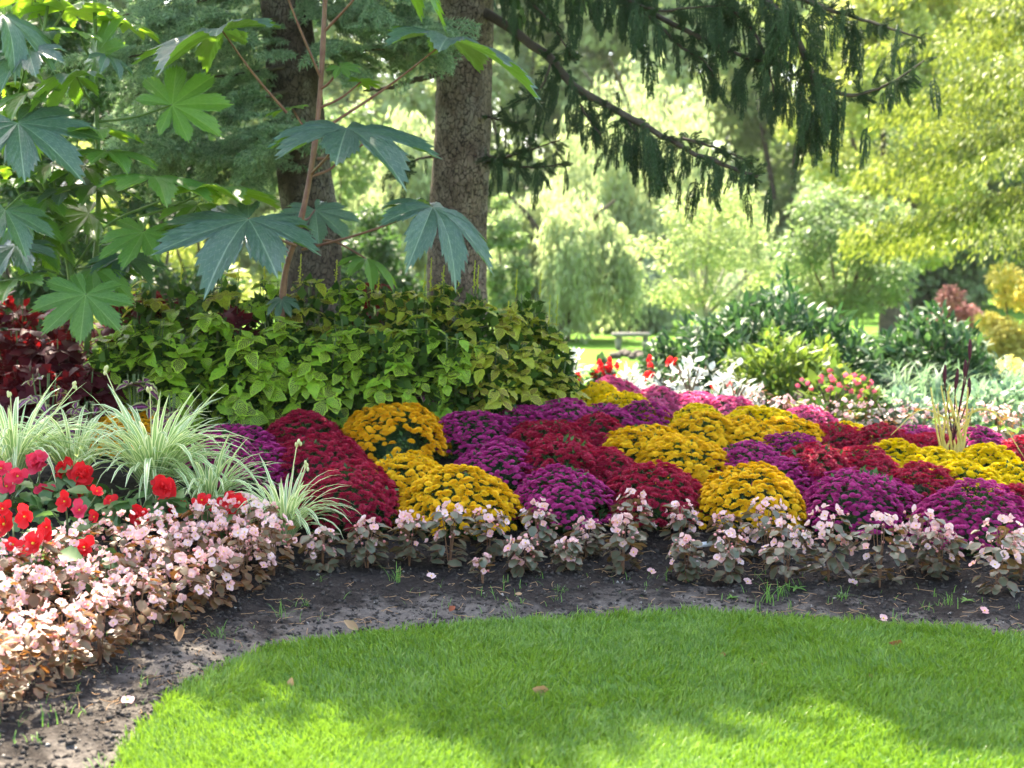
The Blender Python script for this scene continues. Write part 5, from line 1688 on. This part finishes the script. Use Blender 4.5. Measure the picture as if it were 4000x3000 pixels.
# ------------------------------------------------------------------ soil crumbs, weeds, fallen leaves
def scatter_soil(n, name, mat, rmin, rmax, smax, label, seed):
    rng = np.random.default_rng(seed)
    x = rng.uniform(-2.4, 2.8, n); y = rng.uniform(3.4, 6.6, n); s = sdist(x, y)
    k = (s > .01) & (s < smax) & (rng.random(n) < .35 + .65 * vnoise(x * 4, y * 4, seed))
    x, y = x[k], y[k]; n = len(x)
    bv, bf = blob(1, 4, 2, .65)
    M = frames(unit(rng.normal(size=(n, 3)) * np.array((1, 1, .3))), unit(np.array((0, 0, 1)) + rng.normal(size=(n, 3)) * .4))
    S = rmin + (rmax - rmin) * rng.random(n) ** 3
    bedm = np.clip(sdist(x, y) / .12, 0, 1)
    z = H(x, y) + bedm * (.030 * (vnoise(x * 9, y * 9) - .5) + .026 * (vnoise(x * 21, y * 21, 3) - .5) + .03 * (vnoise(x * 3, y * 3, 5) - .5))
    V, F, uv, c = inst(bv, bf, M, np.stack([x, y, z], -1), S)
    V += rng.normal(size=V.shape) * np.repeat(S, len(bv))[:, None] * .22
    tag(link(name, mesh(name, V, F, MAT[mat], smooth=False)), label, 'soil', kind='stuff')


scatter_soil(75000, 'soil_crumbs', 'clod', .003, .015, 1.2, 'dark crumbs of soil along the bed edge', 1)
scatter_soil(1500, 'pebbles', 'pebble', .003, .010, .9, 'small pale pebbles on the soil strip', 2)


def litter():
    rng = np.random.default_rng(5)
    parts = []
    for k in range(1100):
        x, y = rng.uniform(-2, 2.3), rng.uniform(4, 6.3)
        s = float(sdist(np.array([x]), np.array([y]))[0])
        if s < .01 or s > .95: continue
        a = rng.uniform(0, 6.28); L = rng.uniform(.02, .09); z = Hf(x, y) + .012
        d = np.array((math.cos(a), math.sin(a), rng.normal() * .08))
        parts.append(tube(spline([(x, y, z), np.array((x, y, z)) + d * L * .5 + rng.normal(size=3) * .006, np.array((x, y, z)) + d * L], 5), .0012, 4))
    V, F, c = merge(parts)
    tag(link('plant_litter', mesh('plant_litter', V, F, MAT['dry'], uv=np.full((len(V), 2), .5))), 'dry stalks and bits strewn on the soil strip', 'litter', kind='stuff')


litter()


def ground_weeds():
    rng = np.random.default_rng(15)
    tv, tf, tu = blade_template(.8, .6, .2)
    P, S = [], []
    while len(P) < 520:
        x, y = rng.uniform(-1.9, 2.3), rng.uniform(3.6, 6.0)
        s = float(sdist(np.array([x]), np.array([y]))[0])
        if not .0 < s < .6 or rng.random() > .25 + .75 * float(vnoise(np.array([x * 5]), np.array([y * 5]), 21)[0]) ** 2 * 1.6: continue
        for q in range(rng.integers(1, 4)):
            P.append((x + rng.normal() * .008, y + rng.normal() * .008, Hf(x, y) + .002)); S.append(rng.uniform(.015, .055))
    n = len(P)
    M = np.stack([np.array(Matrix.Rotation(rng.uniform(0, 6.28), 3, 'Z') @ Matrix.Rotation(rng.uniform(-.4, .5), 3, 'X')) for _ in range(n)])
    V, F, uv, c = inst(tv * np.array((1.8, 1, 1)), tf, M, np.array(P), np.array(S), tu)
    tag(link('ground_weeds', mesh('ground_weeds', V, F, MAT['weed'], uv=uv)), 'sparse tiny grass sprouts on the soil strip', 'weeds', kind='stuff')


ground_weeds()
WEEDS = [(1545, 2280, .09, 'at the left, below the third border begonia'), (1990, 2410, .07, 'in the light patch at the lawn edge'), (1240, 2290, .06, 'left, beside the drift of begonias'), (2190, 2330, .05, 'below the centre border begonias'),
         (2690, 2270, .07, 'right of the white label'), (3010, 2360, .11, 'tallest, by the lawn edge right of centre'), (3060, 2330, .06, 'beside the tallest tuft'), (3290, 2350, .06, 'below the right border begonias'), (3700, 2370, .06, 'near the right edge'),
         (700, 2430, .06, 'at left under the begonia drift'), (1100, 2420, .07, 'at the bend of the lawn edge'), (1900, 2450, .05, 'just left of the light patch'), (850, 2500, .05, 'left on the bare path')]
WB = [mesh('blade', V, F, MAT['weed'], uv=UV) for V, F, UV in (blade_template(.7, .6, .2), blade_template(1.2, .6, -.2))]
for (x, y, h, l) in WEEDS:
    p = ground(x, y)
    t = thing('weed_tuft', 'thin green weed tuft on the soil, ' + l, 'weed', p, 'weeds on the soil strip')
    for k in range(14):
        a = R.uniform(0, 6.28); s = h * R.uniform(.6, 1.3)
        link('blade', WB[k % 2], t, Matrix.Translation((R.normal() * .015, R.normal() * .015, 0)) @ Matrix.Rotation(a, 4, 'Z') @ Matrix.Rotation(R.uniform(-.3, .4), 4, 'X') @ Matrix.Diagonal((s * .9, s, s, 1)))
WL = variants('leaf', MAT['weed'], LANCE_SPECS)
for (x, y, s, l) in [(3110, 2310, .045, 'bright four-leaved seedling at the right of the bed edge'), (3280, 2345, .03, 'pale rosette seedling on the soil at right'), (2860, 2350, .03, 'small rosette seedling near the lawn edge'), (2190, 2320, .035, 'pale seedling rosette at centre on the soil'), (3780, 2360, .035, 'leafy seedling at the far right of the soil strip')]:
    p = ground(x, y)
    t = thing('seedling', l, 'seedling', p, 'seedlings on the soil strip')
    for k in range(8):
        a = k * 6.28 / 8 + R.normal() * .2; d = np.array((math.cos(a), math.sin(a), .5))
        link('leaf', WL[k % 2], t, mat4(frames(unit(d)[None], np.array((0, 0, 1.))[None])[0], (0, 0, .01), s * R.uniform(.8, 1.2)))
DRY = [mesh('dry_leaf', V, F, MAT['dry'], uv=UV) for V, F, UV in (leaf_rows(ovate(7, .28, .08), .7, -.4), leaf_rows(ovate(7, .3, .1), -.5, .5))]
DRY += [mesh('dry_leaf', V, F, MAT['redleaf_dry'], uv=UV) for V, F, UV in (leaf_rows(ovate(7, .3, .1), .8, .6),)]
for (x, y, s, v, up, l) in [(2150, 2745, .065, 0, .5, 'tan curled dead leaf lying on the lawn at centre'), (3520, 2550, .05, 2, 1.6, 'reddish dead leaf standing up in the grass at right'), (3005, 2630, .035, 2, .8, 'small dark red dead leaf in the grass right of centre'),
                            (2835, 2590, .035, 2, .4, 'small brown dead leaf in the grass near the centre'), (1400, 2490, .06, 0, 1.0, 'tan dead leaf upright at the left lawn edge'), (1755, 2415, .04, 2, .4, 'dark red leaf on the bare soil edge'), (700, 2530, .07, 0, .2, 'pale dead leaf on the path under the begonia drift'),
                            (3390, 2660, .035, 1, .3, 'pale curled leaf low in the grass at right'), (1130, 2720, .04, 1, .8, 'thin dry leaf in the grass at left'), (2040, 2345, .03, 1, .2, 'pale fallen leaf on soil below the border begonias')]:
    p = ground(x, y)
    d = unit(np.array((R.normal(), R.normal(), up)))
    o = link('fallen_leaf', DRY[v], None, mat4(frames(d[None], unit(R.normal(size=3) * .4 + np.array((0, -1, .8)))[None])[0], p + (0, 0, .022), s))
    tag(o, l, 'leaf', 'fallen leaves')
# fallen begonia petals, plant label
for (x, y, l) in [(1685, 2270, 'white fallen begonia petal left of centre on the soil'), (2545, 2250, 'white fallen begonia flower between border plants at centre'), (3450, 2437, 'white fallen petals on the lawn edge at right'), (3845, 2405, 'pink fallen petal on the soil at the right edge'),
                  (3330, 2295, 'pale fallen petal under the right border begonias'), (2920, 2290, 'white fallen petal right of the white label'), (500, 2760, 'white fallen petal on the bare path at left')]:
    p = ground(x, y)
    o = link('fallen_flower', BEG_FL[0], None, mat4(spin_frames(unit(np.array((.1, -.5, .9)))[None])[0], p + (0, 0, .018), .042))
    tag(o, l, 'petal', 'fallen petals')
lp = ground(2755, 2175)
V, F = box(-.075, .06, -.004, .004, .0, .022)
V = V + np.where(V[:, :1] > 0, np.array((0, 0, .02)), 0)
o = link('plant_label', mesh('plant_label', V, F, MAT['label'], smooth=False), None, mat4(np.eye(3), lp + (0, 0, .03)))
tag(o, 'white plastic plant label lying between the border begonias', 'plant label')


# ------------------------------------------------------------------ air
V, F = box(-110, 110, -8, 135, -1.2, 34)
hz, ht, hout = newmat('thin haze')
pv = ht.nodes.new('ShaderNodeVolumePrincipled')
pv.inputs['Color'].default_value = (.92, .95, .97, 1)
pv.inputs['Density'].default_value = .0002
pv.inputs['Anisotropy'].default_value = .3
ht.links.new(pv.outputs[0], hout.inputs['Volume'])
tag(link('haze', mesh('haze', V, F, hz, smooth=False)), 'thin pale haze over the far trees', 'haze', kind='stuff')
